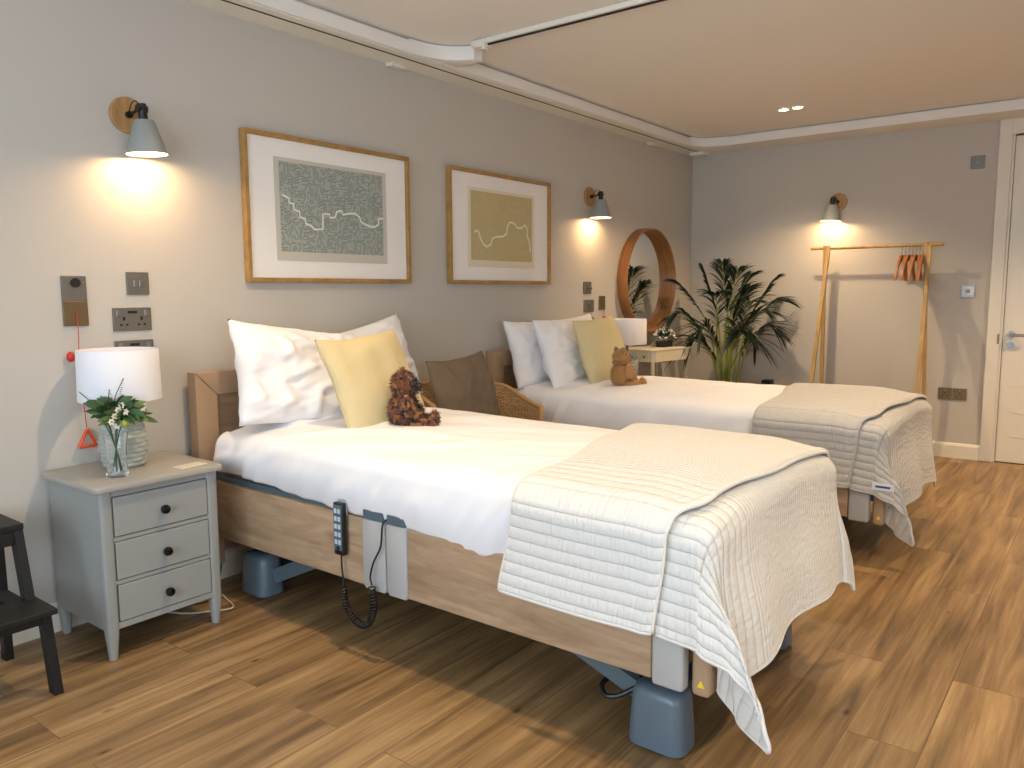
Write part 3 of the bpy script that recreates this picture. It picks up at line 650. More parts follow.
# ------------------------------------------------------------------ vase of flowers
def leaf_blade(b, base, d, L, w, side=None, bend=0.3, n=5, mi=0):
    d = Vector(d).normalized(); side = Vector(side).normalized() if side else d.cross(Vector((0, 0, 1)))
    if side.length < .01: side = Vector((1, 0, 0))
    side.normalize(); prev = None
    for i in range(n+1):
        u = i/n; p = Vector(base) + d*L*u + Vector((0, 0, -1))*bend*L*u*u
        ww = w*math.sin(PI*min(.98, .06+u*.94))**.8/2; nrm = side.cross(d)*ww*0.25
        cur = (b.verts.new(p-side*ww+nrm), b.verts.new(p), b.verts.new(p+side*ww+nrm))
        if prev:
            for k in (0, 1): f = b.faces.new((prev[k], prev[k+1], cur[k+1], cur[k])); f.material_index = mi
        prev = cur
t = thing('flower_vase', 'small glass vase of white flowers and green foliage on the near nightstand', 'vase', (1.264, -0.315, .600))
b = BM(); lathe(b, [(.001, 0), (.034, 0), (.036, .006), (.031, .05), (.033, .10), (.040, .150), (.038, .150), (.0305, .10), (.0285, .052), (.032, .016), (.001, .014)], (0, 0, 0), 36); obj('glass', b, M['glass'], t, True)
b = BM(); rnd = random.Random(3)
for k in range(9):
    a = rnd.uniform(0, 2*PI); rr = rnd.uniform(.005, .02)
    tube(b, catmull([(rr*math.cos(a), rr*math.sin(a), .02), (-.4*rr*math.cos(a), -.4*rr*math.sin(a), .12), (-2.2*rr*math.cos(a), -1.8*rr*math.sin(a), .20)], 4), .0022, 5)
obj('stems', b, M['stem'], t, True)
def foliage(nm, mat, n, rad, zc, L, w, seed, spread=1.0, dx=0, dy=0):
    b = BM(); rnd = random.Random(seed)
    for k in range(n):
        a = rnd.uniform(0, 2*PI); el = rnd.uniform(-.2, .9); d = Vector((math.cos(a)*math.cos(el), math.sin(a)*math.cos(el), math.sin(el)))
        p = Vector((dx, dy, zc)) + Vector((d.x*rad*rnd.uniform(.2, 1)*spread, d.y*rad*rnd.uniform(.2, 1)*spread, d.z*rad*.7))
        leaf_blade(b, p, d, L*rnd.uniform(.7, 1.2), w*rnd.uniform(.7, 1.2), side=d.cross(Vector((rnd.uniform(-1, 1), rnd.uniform(-1.5, -.4), rnd.uniform(-.6, .8)))), bend=.25)
    return obj(nm, b, mat, t, True)
foliage('leaves', M['leaf'], 64, .055, .212, .066, .026, 5)
foliage('pale_leaves', M['leaf2'], 34, .050, .20, .055, .026, 6, dx=.03, dy=-.01)
b = BM()
for (q0, q1) in (((0, 0, .20), (.035, -.01, .335)), ((0, 0, .20), (-.10, .02, .30)), ((0, 0, .2), (-.06, -.04, .25)), ((0, 0, .2), (-.01, .0, .30))):
    q0, q1 = Vector(q0), Vector(q1)
    tube(b, [q0, (q0+q1)/2+Vector((-.012, 0, .008)), q1], .0014, 5)
    for k in range(13):
        u = .35+.65*k/13; p = q0.lerp(q1, u)
        for s in (-1, 1): leaf_blade(b, p, Vector((s*.7, rnd.uniform(-.4, .4), .6)), .020*(1.25-u), .006, n=2)
obj('dark_sprigs', b, M['sprig'], t)
b = BM()
for p in ((-.022, -.05, .215), (-.012, -.055, .235), (-.035, -.052, .198), (.0, -.055, .250), (-.018, -.052, .182), (.10, .0, .232), (.092, -.015, .225), (.012, -.055, .226)):
    p = Vector(p)
    for k in range(6): a = 2*PI*k/6; leaf_blade(b, p, (math.cos(a), -.25, math.sin(a)), .013, .009, side=(-math.sin(a), 0, math.cos(a)), bend=0, n=2)
obj('white_flowers', b, M['petal'], t)['kind'] = 'stuff'
b = BM()
for p in ((-.022, -.053, .215), (-.012, -.058, .235), (-.035, -.055, .198), (.0, -.058, .250)):
    bmesh.ops.create_uvsphere(b, u_segments=8, v_segments=6, radius=.004, matrix=Matrix.Translation(p))
obj('flower_centres', b, M['flowerheart'], t, 'all')
b = BM()
for p, r in (((.012, -.050, .186), .014), ((.056, -.030, .192), .015), ((.036, -.035, .206), .010)): bmesh.ops.create_uvsphere(b, u_segments=14, v_segments=10, radius=r, matrix=Matrix.Translation(p))
obj('berries', b, M['berry'], t, 'all')
b = BM(); box(b, -.055, .055, -.030, .030, 0, .005, .002, 1)
for k in range(4): box(b, -.045, .045, -.022+.013*k, -.018+.013*k, .0048, .0058)
o = obj('soap_card', b, M['cardcream'], None, False, (1.494, -.375, .6005)); o.rotation_euler = (0, 0, .12); tag(o, 'small cream remote card lying on the near nightstand corner', 'card')

# ------------------------------------------------------------------ step stool (black)
t = thing('step_stool', 'black two-step wooden stool cropped by the left edge', 'step stool', (0.765, -0.29, 0))
X1, X0 = .205, -.215
def plankleg(b, p0, p1, w, d):
    P = [b.verts.new((p0[0]+dx*w/2, p0[1]+dy*d/2, p0[2])) for dx, dy in ((-1, -1), (1, -1), (1, 1), (-1, 1))]
    Q = [b.verts.new((p1[0]+dx*w/2, p1[1]+dy*d/2, p1[2])) for dx, dy in ((-1, -1), (1, -1), (1, 1), (-1, 1))]
    for i in range(4): b.faces.new((P[i], P[(i+1) % 4], Q[(i+1) % 4], Q[i]))
    b.faces.new(P[::-1]); b.faces.new(Q)
b = BM(); box(b, X0+.01, X1-.005, -.02, .205, .485, .505, .003); obj('top_step', b, M['blackwood'], t)
b = BM(); box(b, X0, X1, -.215, -.045, .255, .273, .003); obj('lower_step', b, M['blackwood'], t)
for x in (X0+.02, X1-.022):
    b = BM(); plankleg(b, (x+(.010 if x > 0 else -.010), .185, 0), (x-.0, .165, .485), .026, .038); obj('leg', b, M['blackwood'], t)
    b = BM(); plankleg(b, (x+(.010 if x > 0 else -.010), -.19, 0), (x-.0, -.165, .255), .026, .040); obj('leg', b, M['blackwood'], t)
    b = BM(); plankleg(b, (x, -.055, .27), (x-.0, .0, .485), .026, .042); obj('upper_leg', b, M['blackwood'], t)
    b = BM(); box(b, x-.010, x+.010, -.19, .175, .215, .255, .002, 1); obj('side_rail', b, M['blackwood'], t)
for q in ((-.018, .004, .44, .484), (.165, .183, .44, .484), (-.18, -.16, .222, .254)): b = BM(); box(b, X0+.03, X1-.03, *q, .002); obj('cross_rail', b, M['blackwood'], t)

# ------------------------------------------------------------------ profiling bed (origin: near side rail face, head wall, floor)
BW = 1.00                                   # overall width
def make_bed(label, loc, full=True):
    t = thing('profiling_bed', label, 'bed', loc)
    W = BW
    # headboard: mitred border and inset panel
    hx0, hx1, hz0, hz1, fb = -.030, W+.030, .10, .905, .095
    b = BM()
    def mit(pts): prism(b, pts, -.103, -.045, 'y', .004)
    mit([(hx0, hz0), (hx0+fb, hz0), (hx0+fb, hz1-fb), (hx0, hz1)]); mit([(hx1, hz0), (hx1, hz1), (hx1-fb, hz1-fb), (hx1-fb, hz0)])
    mit([(hx0+.0015, hz1), (hx0+fb+.0005, hz1-fb+.001), (hx1-fb-.0005, hz1-fb+.001), (hx1-.0015, hz1)])
    hb = obj('headboard', b, M['beech'], t, True)
    b = BM(); box(b, hx0+fb-.004, hx1-fb+.004, -.085, -.055, hz0+.05, hz1-fb+.004); obj('headboard_panel', b, M['oak_dark'], hb)
    # side rails: two wooden boards with grey couplers, both sides
    for x in (0, W-.028):
        for (a, c) in ((-1.04, -.125), (-2.115, -1.245)):
            b = BM(); box(b, x, x+.028, a, c, .238, .470, .006, 3); obj('side_board', b, M['oak'], t, True)
        for (a, c) in ((-1.142, -1.046), (-1.240, -1.160)):
            b = BM(); box(b, x-.006, x+.034, a, c, .232, .474, .006); box(b, x-.0045, x+.032, a-.006, c+.006, .240, .470, .003); obj('coupler_cover', b, M['greycap'], t, True)
            b = BM(); box(b, x-.007, x+.035, a+.001, c-.001, .473, .505, .003); obj('coupler_clip', b, M['slate'], t)
        b = BM(); box(b, x-.007, x+.036, -2.205, -2.118, .228, .474, .010, 3); obj('end_cover', b, M['greycap'], t, True)
    # deck: slate steel tube frame and mattress platform
    b = BM(); box(b, .020, .050, -2.19, -.13, .455, .492, .004); box(b, W-.050, W-.020, -2.19, -.13, .455, .492, .004)
    for y in (-.2, -.7, -1.2, -1.7, -2.15): box(b, .03, W-.03, y-.015, y+.015, .440, .462)
    obj('deck_frame', b, M['slate'], t)
    b = BM(); box(b, .035, W-.035, -2.20, -.125, .492, .512, .004); obj('mattress_platform', b, M['beech'], t)
    b = BM(); box(b, .045, W-.045, -2.20, -.12, .512, .638, .035, 4); obj('mattress', b, M['white_cloth'], t, True)
    # footboard
    b = BM(); box(b, .085, W-.085, -2.252, -2.222, .26, .555, .004); fbd = obj('footboard', b, M['oak_dark'], t)
    for px in (.025, W-.090): b = BM(); box(b, px, px+.065, -2.262, -2.212, .215, .56, .014, 4); obj('footboard_post', b, M['beech'], fbd, True)
    b = BM(); prism(b, [(-2.230, .243), (-2.250, .243), (-2.240, .262)], .0235, .0252, 'x'); obj('warning_sticker', b, M['warn'], fbd)
    # wheel housings and scissor arms
    for (yc, s) in ((-2.095, 1), (-.295, -1)):
        for xs in (0, 1):
            b = BM(); cx = .108 if xs == 0 else W-.108
            prof = []
            def rr(k, z): return z
            def ring(hx, hy, z, r=.035):
                out = []
                for ax, ay, a0 in ((1, 1, 0), (-1, 1, 90), (-1, -1, 180), (1, -1, 270)):
                    for k in range(6): a = math.radians(a0+18*k); out.append(b.verts.new((cx+ax*(hx-r)+r*math.cos(a), yc+ay*(hy-r)+r*math.sin(a), z)))
                return out
            R = [ring(.058, .082, .012), ring(.057, .081, .060), ring(.052, .076, .145), ring(.048, .071, .164), ring(.036, .058, .174, .03)]
            for p, q in zip(R, R[1:]):
                for k in range(24): b.faces.new((p[k], p[(k+1) % 24], q[(k+1) % 24], q[k]))
            b.faces.new(R[0][::-1]); b.faces.new(R[-1]); wc = obj('wheel_cover', b, M['bluegrey'], t, True)
            b = BM(); cyl(b, (cx-.02, yc, .026), (cx+.02, yc, .026), .026, seg=20); obj('castor', b, M['black'], wc, True)
        b = BM(); box(b, .15, W-.15, yc-.025, yc+.025, .095, .140, .004); obj('cross_bar', b, M['steelblue'], t)
    for x in (.115, W-.115):
        b = BM(); plankleg2(b, (x, -2.05, .125), (x, -1.25, .41), .030, .050); obj('lift_arm', b, M['slate'], t)
        b = BM(); plankleg2(b, (x, -.38, .09), (x, -1.02, .38), .030, .055); obj('lift_arm', b, M['slate'], t)
    b = BM(); tube(b, catmull([(.105, -2.03, .150), (.085, -1.975, .112), (.078, -1.935, .105), (.10, -1.915, .125), (.16, -1.94, .14), (.17, -2.0, .15)], 5), .0075, 8)
    cyl(b, (.135, -2.03, .150), (.125, -1.96, .150), .016, seg=12); obj('brake_pedal', b, M['black'], t, True)
    b = BM(); cyl(b, (W/2, -.75, .20), (W/2, -1.35, .33), .030, seg=16); box(b, W/2-.06, W/2+.06, -.85, -.62, .15, .25, .01); obj('actuator', b, M['steelblue'], t, True)
    return t
def plankleg2(b, p0, p1, w, h):
    p0, p1 = Vector(p0), Vector(p1); d = (p1-p0).normalized(); x = Vector((1, 0, 0)); n = x.cross(d)
    P = [b.verts.new(p0+x*dx*w/2+n*dy*h/2) for dx, dy in ((-1, -1), (1, -1), (1, 1), (-1, 1))]
    Q = [b.verts.new(p1+x*dx*w/2+n*dy*h/2) for dx, dy in ((-1, -1), (1, -1), (1, 1), (-1, 1))]
    for i in range(4): b.faces.new((P[i], P[(i+1) % 4], Q[(i+1) % 4], Q[i]))
    b.faces.new(P[::-1]); b.faces.new(Q)
B1, B2 = (1.72, 0, 0), (3.650, 0.03, 0.0)
bed1 = make_bed('nearest adjustable bed with oak side rails and grey couplers', B1)
bed2 = dup(bed1); bed2.location = B2; bed2.location = B2
for ch in children(bed2):
    if not ch.name.startswith(('wheel_cover', 'cross_bar', 'brake_pedal')): ch.location.z = -.035
    elif ch.data.vertices[0].co.y < -1.5: ch.location.y = .26
bed2['label'] = 'far adjustable bed with oak headboard beside the wicker chair'
for o in (bed1, bed2): o['group'] = 'adjustable beds'

# top surface of the bedding, in bed coordinates
def topz(x, y, k=0):
    u = (x-.5*BW)/(.5*BW); c = 0.048*(1-abs(u)**2.6) if abs(u) < 1 else 0
    z = .655 + c
    z += 0.006*noise.noise(Vector((x*3.1+k, y*2.3, k)))
    z -= 0.018*ss((-2.05-y)/.2)                       # falls a little at the foot
    z += -0.010*ss((y+.45)/.3)
    return z
def duvet(label, loc, seed, hem_near):
    Rr = 0.055; x0, x1 = .010, BW-.010; y0, y1 = -.175, -2.02
    dn, df = .24, .20; L = dn+(x1-x0)+df
    def f(u, v):
        s = -dn + u*L; y = lerp(y0, y1, v)
        hemz = hem_near(y)
        e = 0
        if s < Rr:                     # near side
            q = Rr-s; drop_total = topz(x0, y, seed)-hemz
            arc = Rr*PI/2
            if q < arc: a = q/Rr; p = Vector((x0+Rr-Rr*math.sin(a), y, topz(x0+Rr, y, seed)-Rr*(1-math.cos(a))))
            else:
                fz = (q-arc)/(dn+Rr-arc); zt = topz(x0+Rr, y, seed)-Rr
                bul = -.012*math.sin(PI*fz)*(1+.4*noise.noise(Vector((y*4, 3, seed)))) + .010*fz
                p = Vector((x0+bul, y, lerp(zt, hemz, fz)))
            e = 1
        elif s > x1-x0-Rr:
            q = s-(x1-x0-Rr); arc = Rr*PI/2
            if q < arc: a = q/Rr; p = Vector((x1-Rr+Rr*math.sin(a), y, topz(x1-Rr, y, seed)-Rr*(1-math.cos(a))))
            else: p = Vector((x1, y, topz(x1-Rr, y, seed)-Rr-(q-arc)*.95))
            e = 1
        else: p = Vector((x0+s, y, topz(x0+s, y, seed)))
        # gathers and creases
        n1 = noise.noise(Vector((s*2.2+y*3.5, y*1.1-s*1.6, seed)))
        n2 = noise.noise(Vector((s*7+y*9, y*4-s*5, seed+5)))
        ridge = (1-abs(noise.noise(Vector((s*4.2+y*1.2, y*2.2+1.7*s, seed+9))))*2.0)
        head = ss((y+1.0)/.9)
        amp = .008+.004*head
        if s < .1: r2 = 1-abs(noise.noise(Vector((y*11+s*5, s*2.3, seed+2))))*2.2; p.x -= .016*r2*min(1, max(0, (Rr-s)/.1))*(.4+.7*head)
        if e == 0: p.z += amp*n1*1.4+.0045*n2+.020*max(0, ridge-.5)*(.8+.6*head)
        else: p.x += (-.006*n1-.003*n2)
        if v < .03 and e == 0: p.z -= .05*(1-v/.03)**2
        return p
    b = grid_mesh(f, 110, 190)
    o = obj('duvet', b, M['white_cloth'], None, 'all', loc); solidify(o, .010, -1)
    return tag(o, label, 'duvet', 'white duvets')
def hem(y):
    z = lerp(.520, .478, ss((-.16-y)/.9)); z -= .035*ss((-1.0-y)/.8); z += .008*noise.noise(Vector((y*5, 0, 1))); return z
duvet('white duvet on the near bed with soft creases', B1, 1.3, hem)
duvet('white duvet on the far bed behind the wicker chair', (B2[0], B2[1], -.022), 4.7, lambda y: hem(y)-.05)

# quilts -------------------------------------------------------------
def quilt(label, loc, mat, near_keys, far_keys, seed, tagged=False, t=None, fd=.42):
    Rr = .06; lift = .022; x0, x1 = -.016, BW+.010; yf = -2.285           # bed edges used by the quilt
    ND, FD, RD = .308, fd, .17                                            # near drop, foot drop, far drop
    def lower(s, y):
        """s: cloth x (negative = near drop), y: cloth y going past yf = foot drop. returns point"""
        du = (x0+Rr)-s if s < x0+Rr else 0; dr = s-(x1-Rr) if s > x1-Rr else 0; dv = (yf+Rr)-y if y < yf+Rr else 0
        sx = min(max(s, x0+Rr), x1-Rr); sy = max(y, yf+Rr); z = topz(sx, sy, seed)+lift
        A = Rr*PI/2
        side = du or dr; sg = -1 if du else 1
        if side <= 0 and dv <= 0: return Vector((sx, sy, z))
        r = math.hypot(side, dv); h0 = Vector((sg*side/r, -dv/r, 0)); th = math.degrees(math.atan2(dv, side)) if side > 0 else 90
        if side > 0: wv = keyed(near_keys if du else far_keys, th)
        else:
            kk = near_keys if sx < .5*BW else far_keys; wv = list(kk[-1][1])
            e = ss((sx-(x0+Rr))/.16)*ss((x1-Rr-sx)/.16); wv = [wv[0]*(1-e), lerp(wv[1], -.13, e)]
        if r < A: a = r/Rr; p = Vector((sx, sy, z))+h0*Rr*math.sin(a); p.z -= Rr*(1-math.cos(a)); return p
        q = r-A; d = Vector((wv[0], wv[1], 0)); d.z = -math.sqrt(max(.05, 1-d.x**2-d.y**2))
        # ease from the vertical into the flare
        p = Vector((sx, sy, z-Rr))+h0*Rr; ez = ss(q/.25)*q
        p += Vector((d.x*ez, d.y*ez, d.z*q)); return p
    def wob(p, s, y):
        n = noise.noise(Vector((s*2.4, y*2.4, seed+3)))
        k = 1 if y > yf else 1.8
        return p + Vector((0, 0.006*n*k if y < yf else 0, .004*n if y >= yf else 0))
    S0, S1 = x0+Rr-ND-.034, x1-Rr+RD+.034+.0; Y0, Y1 = -1.85, yf+Rr-FD-.034
    def fl(u, v):
        s = lerp(S0, S1, u); y = lerp(Y0, Y1, v); p = lower(s, y)
        if y < yf:
            drop = (yf-y)/FD; p.y += .015*math.sin(s*13+seed)*drop*(1 if 0 < s < BW else 0)
        return wob(p, s, y)
    g = 150; b = grid_mesh(fl, g, g, lambda u, v: (lerp(S0, S1, u), lerp(Y0, Y1, v)))
    # upper folded layer
    def yl(s): return keyed([(-.33, [-1.655]), (-.05, [-1.70]), (.20, [-1.735]), (.55, [-1.67]), (BW, [-1.57]), (BW+.35, [-1.52])], s)[0]
    def yr(s): return keyed([(-.33, [-2.135]), (-.05, [-2.165]), (.10, [-2.225]), (.5, [-2.265]), (BW, [-2.255]), (BW+.35, [-2.16])], s)[0]
    U0, U1 = x0+Rr-ND+.003-.034, x1-Rr+RD
    def fu(u, v):
        s = lerp(U0, U1, u); y = lerp(yl(s), yr(s), v); p = lower(s, max(y, yf+Rr+.001)) if y > yf+Rr else lower(s, y)
        k = .016+.010*math.sin(PI*v)**.3; n = noise.noise(Vector((s*3, y*3, seed)))*.004
        if s < x0: p.x -= k+n+.004; p.y += 0
        elif s > x1: p.x += k
        else: p.z += k+n
        if x0 <= s < x0+Rr: f = (s-x0)/Rr; p.x -= k*(1-f)*.6
        p.z += .006*math.exp(-((v-1)/.03)**2)
        return p
    b = grid_mesh(fu, 150, 70, lambda u, v: (lerp(U0, U1, u), lerp(Y0, Y1, v)), bm=b)
    o = obj('quilt', b, mat, None, 'all', loc); solidify(o, .009, 0); o.modifiers['thickness'].use_rim = True
    tag(o, label, 'quilt', 'folded quilts at the bed ends')
    # rolled hem piping
    b = BM()
    tube(b, [fl(i/120, 1) for i in range(121)], .0062, 6); tube(b, [fl(0, .35+.65*i/60) for i in range(61)], .0062, 6); tube(b, [fl(1, .35+.65*i/60) for i in range(61)], .0062, 6)
    tube(b, [fu(0, i/40) for i in range(41)], .0062, 6); tube(b, [fu(i/120, 1) for i in range(121)], .0062, 6); tube(b, [fu(i/120, 0) for i in range(121)], .0062, 6)
    obj('hem_binding', b, mat, o, 'all')
    if tagged:
        b = BM(); p = fl(0.02, .60); box(b, p.x-.010, p.x-.006, p.y-.045, p.y+.045, p.z+.012, p.z+.042, 0); lab = obj('maker_tag', b, M['tag'], o)
        b = BM(); box(b, p.x-.0112, p.x-.0098, p.y-.030, p.y+.030, p.z+.023, p.z+.032); obj('tag_lettering', b, M['tagink'], lab)
    return o
NK = [(0, [-.03, 0]), (16, [-.04, -.10]), (30, [-.02, -.28]), (42, [-.02, -.36]), (51, [-.06, -.34]), (62, [.02, -.14]), (74, [.08, .02]), (90, [.04, -.09])]
FK = [(0, [.03, 0]), (25, [.05, -.03]), (40, [.08, -.10]), (58, [.10, -.18]), (70, [.06, -.16]), (90, [.02, -.12])]
quilt('cream quilted throw folded over the foot of the near bed', B1, M['quilt'], NK, FK, 2.0)
quilt('cream quilted throw with small tag on the far bed, colour darkened for weaker daylight', (B2[0], .045, -.030), M['quilt_shaded'], [(a, [w[0]*.9, w[1]*.9]) for a, w in NK], [(a, [w[0]*.5, w[1]*.5]) for a, w in FK], 6.0, True)

# ------------------------------------------------------------------ pillows and cushions
def pillow(name, label, cat, mat, w, h, th, loc, rot, seed, group=None, wr=.010, pinch=.06, piping=False, flange=0.0):
    """local: x width, z height, y thickness; origin at the bottom centre"""
    n = 46; b = BM()
    def side(sg):
        def f(u, v):
            a, c = 2*u-1, 2*v-1
            # pull edges in between corners
            px = a*(w/2)*(1-pinch*(1-abs(c)**2.2)*abs(a)**3*1.0); pz = c*(h/2)*(1-pinch*1.5*(1-abs(a)**2.2)*abs(c)**3)
            k = max(0, (1-abs(a)**2.6)*(1-abs(c)**2.6))**.55
            y = sg*th/2*k
            m = noise.noise(Vector((a*1.6+seed, c*1.9, sg*3+seed)))
            r = 1-abs(noise.noise(Vector((a*2.6+seed*2, c*2.2+a*1.2, sg+seed))))*3.0
            r2 = 1-abs(noise.noise(Vector((a*5.0-c*2+seed, c*4.4+seed, sg+seed*2))))*3.2
            y += sg*k**.5*(wr*1.5*m + wr*1.5*max(0, r) + wr*.6*max(0, r2))
            y += .012*noise.noise(Vector((a*2, c*2, seed+8)))
            return Vector((px, y, pz+h/2))
        return f
    grid_mesh(side(-1), n, n, bm=b); fs = list(b.faces); g2 = grid_mesh(side(1), n, n, bm=b)
    bmesh.ops.remove_doubles(b, verts=b.verts, dist=1e-5); bmesh.ops.recalc_face_normals(b, faces=b.faces)
    o = obj(name, b, mat, None, 'all', loc); o.rotation_euler = rot
    tag(o, label, cat, group)
    return o
R_ = math.radians
def on_bed(B, x, y): return topz(x, y, 1.3)
G = 'white bed pillows'
pillow('pillow', 'plump white pillow, rearmost on the near bed, right corner showing', 'pillow', M['white_cloth'], .74, .44, .15, (2.52, -.235, .640), (R_(-16), R_(-9), R_(4)), 2.2, G, .012)
pillow('pillow', 'creased white pillow in front at the left of the near bed', 'pillow', M['white_cloth'], .70, .44, .17, (2.05, -.40, .668), (R_(-22), R_(8), R_(-5)), 5.1, G, .017)
pillow('pillow', 'white pillow leaning on the far bed headboard, leftmost', 'pillow', M['white_cloth'], .66, .42, .15, (3.98, -.26, .650), (R_(-18), R_(0), R_(-6)), 7.7, G, .010)
pillow('pillow', 'white pillow on the far bed between the other pillow and cushion', 'pillow', M['white_cloth'], .64, .44, .15, (4.06, -.42, .655), (R_(-20), R_(-2), R_(0)), 9.3, G, .010)
G = 'yellow knitted cushions'
pillow('cushion', 'pale yellow knitted cushion behind the dark teddy on the near bed', 'cushion', M['yellow'], .44, .42, .14, (2.145, -.755, .674), (R_(-25), R_(-3), R_(4)), 3.3, G, .0012, .045)
pillow('cushion', 'pale yellow knitted cushion behind the golden teddy on the far bed', 'cushion', M['yellow'], .41, .42, .14, (4.09, -.60, .662), (R_(-17), R_(-3), R_(-4)), 4.4, G, .0012, .045)

# ------------------------------------------------------------------ teddy bears
def blob(b, c, r, rot=None):
    m = Matrix.Translation(c) @ (rot.to_4x4() if rot else Matrix.Identity(4)) @ Matrix.Diagonal((*r, 1))
    bmesh.ops.create_uvsphere(b, u_segments=20, v_segments=14, radius=1, matrix=m)
def furry(name, b, mat, parent, L=.010, n=2600, seed=0, vox=.006, mats=None, pick=None):
    # body as one surface, then short fur blades grown on it
    me = bpy.data.meshes.new('tmp'); b.to_mesh(me); b.free(); o = bpy.data.objects.new('tmp', me); C.objects.link(o)
    rm = o.modifiers.new('r', 'REMESH'); rm.mode = 'VOXEL'; rm.voxel_size = vox
    dg = bpy.context.evaluated_depsgraph_get(); dg.update(); ev = o.evaluated_get(dg); m2 = bpy.data.meshes.new_from_object(ev)
    bpy.data.objects.remove(o)
    b = BM(); b.from_mesh(m2); rnd = random.Random(seed)
    for _ in range(2): bmesh.ops.smooth_vert(b, verts=b.verts, factor=.5, use_axis_x=True, use_axis_y=True, use_axis_z=True)
    b.normal_update(); b.faces.ensure_lookup_table(); fs = [(f.calc_center_median(), f.normal.copy()) for f in b.faces]
    if pick:
        for f in b.faces: f.material_index = pick(f.calc_center_median())
    for _ in range(n):
        c, nn = rnd.choice(fs); d = (nn+Vector((rnd.uniform(-.6, .6), rnd.uniform(-.6, .6), rnd.uniform(-.9, .3)))).normalized()
        s = d.cross(Vector((rnd.random(), rnd.random(), rnd.random()))).normalized()*.0016; l = L*rnd.uniform(.6, 1.3)
        f = b.faces.new((b.verts.new(c-s), b.verts.new(c+s), b.verts.new(c+d*l)))
        if pick: f.material_index = pick(c)
    return obj(name, b, mats or mat, parent, 'all')
def teddy(label, loc, rz, S, mats, pick, muz, seed, L):
    t = thing('teddy_bear', label, 'teddy bear', loc, rz, None)
    b = BM(); V = lambda *a: Vector(a)*S
    def bl(c, r): blob(b, V(*c), [q*S for q in r])
    bl((0, 0, .078), (.060, .052, .076)); bl((0, -.006, .180), (.052, .048, .048))          # body, head
    bl((0, -.046, .168), (.026, .026, .020))                                                # muzzle
    for s in (-1, 1):
        bl((s*.042, .004, .222), (.020, .010, .019))                                        # ears
        bl((s*.060, -.022, .105), (.021, .028, .044)); bl((s*.056, -.048, .078), (.019, .026, .020))   # arms
        bl((s*.044, -.066, .030), (.028, .058, .027)); bl((s*.050, -.118, .034), (.026, .018, .034))   # legs, feet
    furry('body', b, None, t, L*S*4, 5200, seed, .0055*S/1.0, mats, pick)
    b = BM(); blob(b, V(0, -.072, .176), [.009*S, .006*S, .007*S]); obj('nose', b, M['black'], t, 'all')
    for s in (-1, 1): b = BM(); blob(b, V(s*.019, -.050, .196), [.0055*S]*3); obj('eye', b, M['knob'], t, 'all')
    return t
def pick1(c):
    n = noise.noise(c*75); m = noise.noise(c*48+Vector((3, 1, 7)))
    if abs(c.x) < .042 and -.075 < c.y < .0 and .03 < c.z < .13: return 1 if n > -.2 else 3
    if c.z > .14 and c.y < -.030: return 1 if n > .02 else (2 if m > 0 else 3)
    if n > .16: return 1
    return 0 if m > .05 else 3
teddy('dark auburn and black teddy bear sitting on the near bed', (2.105, -.845, .692), R_(40), 1.0, [M['bear1'], M['bear1b'], M['muzzle'], M['bear1c']], pick1, 0, 1, .0035)
bt = teddy('golden brown teddy bear sitting on the far bed', (3.885, -.775, .668), R_(58), 1.0, [M['bear2'], M['bear2'], M['muzzle']], lambda c: 0, 0, 2, .0022)
b = BM(); tube(b, [(.047*math.cos(a), -.002+.044*math.sin(a), .150) for a in [2*PI*k/24 for k in range(25)]], .006, 8); obj('collar', b, M['bear1'], bt, 'all')

# ------------------------------------------------------------------ handset on the near rail, its coiled cord
t = thing('bed_handset', 'grey and black bed remote handset hooked on the near bed rail', 'remote control', (1.700, -.948, .35))
b = BM(); box(b, -.012, .010, -.024, .024, -.018, .165, .006, 3); obj('body', b, M['black'], t, True)
b = BM(); box(b, -.0135, -.0115, -.020, .020, .0, .158, .0008, 1); obj('keypad', b, M['slate'], t)
b = BM()
for k in range(5):
    for s in (-1, 1): box(b, -.0148, -.0132, s*.009-.0065, s*.009+.0065, .028+.027*k-.007, .028+.027*k+.009, .001, 1)
obj('keys', b, M['keys'], t)
b = BM(); cyl(b, (-.0148, 0, .008), (-.0132, 0, .008), .007, seg=16); obj('lock_key', b, M['black'], t)
b = BM(); box(b, .008, .016, -.02, .02, .12, .175, .002); obj('hook', b, M['greycap'], t)
ctrl = [(1.700, -.948, .334), (1.697, -.952, .29), (1.695, -.960, .245), (1.69, -.966, .20), (1.69, -.985, .150), (1.69, -1.03, .116), (1.69, -1.075, .118), (1.69, -1.105, .155), (1.69, -1.115, .20), (1.69, -1.108, .262), (1.692, -1.100, .290), (1.694, -1.115, .34), (1.70, -1.145, .40), (1.706, -1.150, .47), (1.74, -1.150, .49)]
cp_ = catmull(ctrl, 14); b = BM(); A, M1, Z = cp_[:14*2+8], cp_[14*2+8:14*9], cp_[14*9:]
tube(b, A, .0032, 8); tube(b, Z, .0032, 8)
L = [0]
for p, q in zip(M1, M1[1:]): L.append(L[-1]+(q-p).length)
turns = L[-1]/.0105; pts = []; nn = int(turns*10)
for k in range(nn+1):
    s = L[-1]*k/nn; i = max(j for j in range(len(L)) if L[j] <= s+1e-9); i = min(i, len(M1)-2); fpos = M1[i].lerp(M1[i+1], (s-L[i])/(L[i+1]-L[i]))
    d = (M1[i+1]-M1[i]).normalized(); u = Vector((1, 0, 0)); v = d.cross(u).normalized(); a = 2*PI*turns*k/nn
    pts.append(fpos+(u*math.cos(a)+v*math.sin(a))*.0105)
tube(b, pts, .0030, 5); o = obj('coiled_cord', b, M['black'], None, 'all'); tag(o, 'black coiled handset cord hanging below the near bed rail', 'cable')
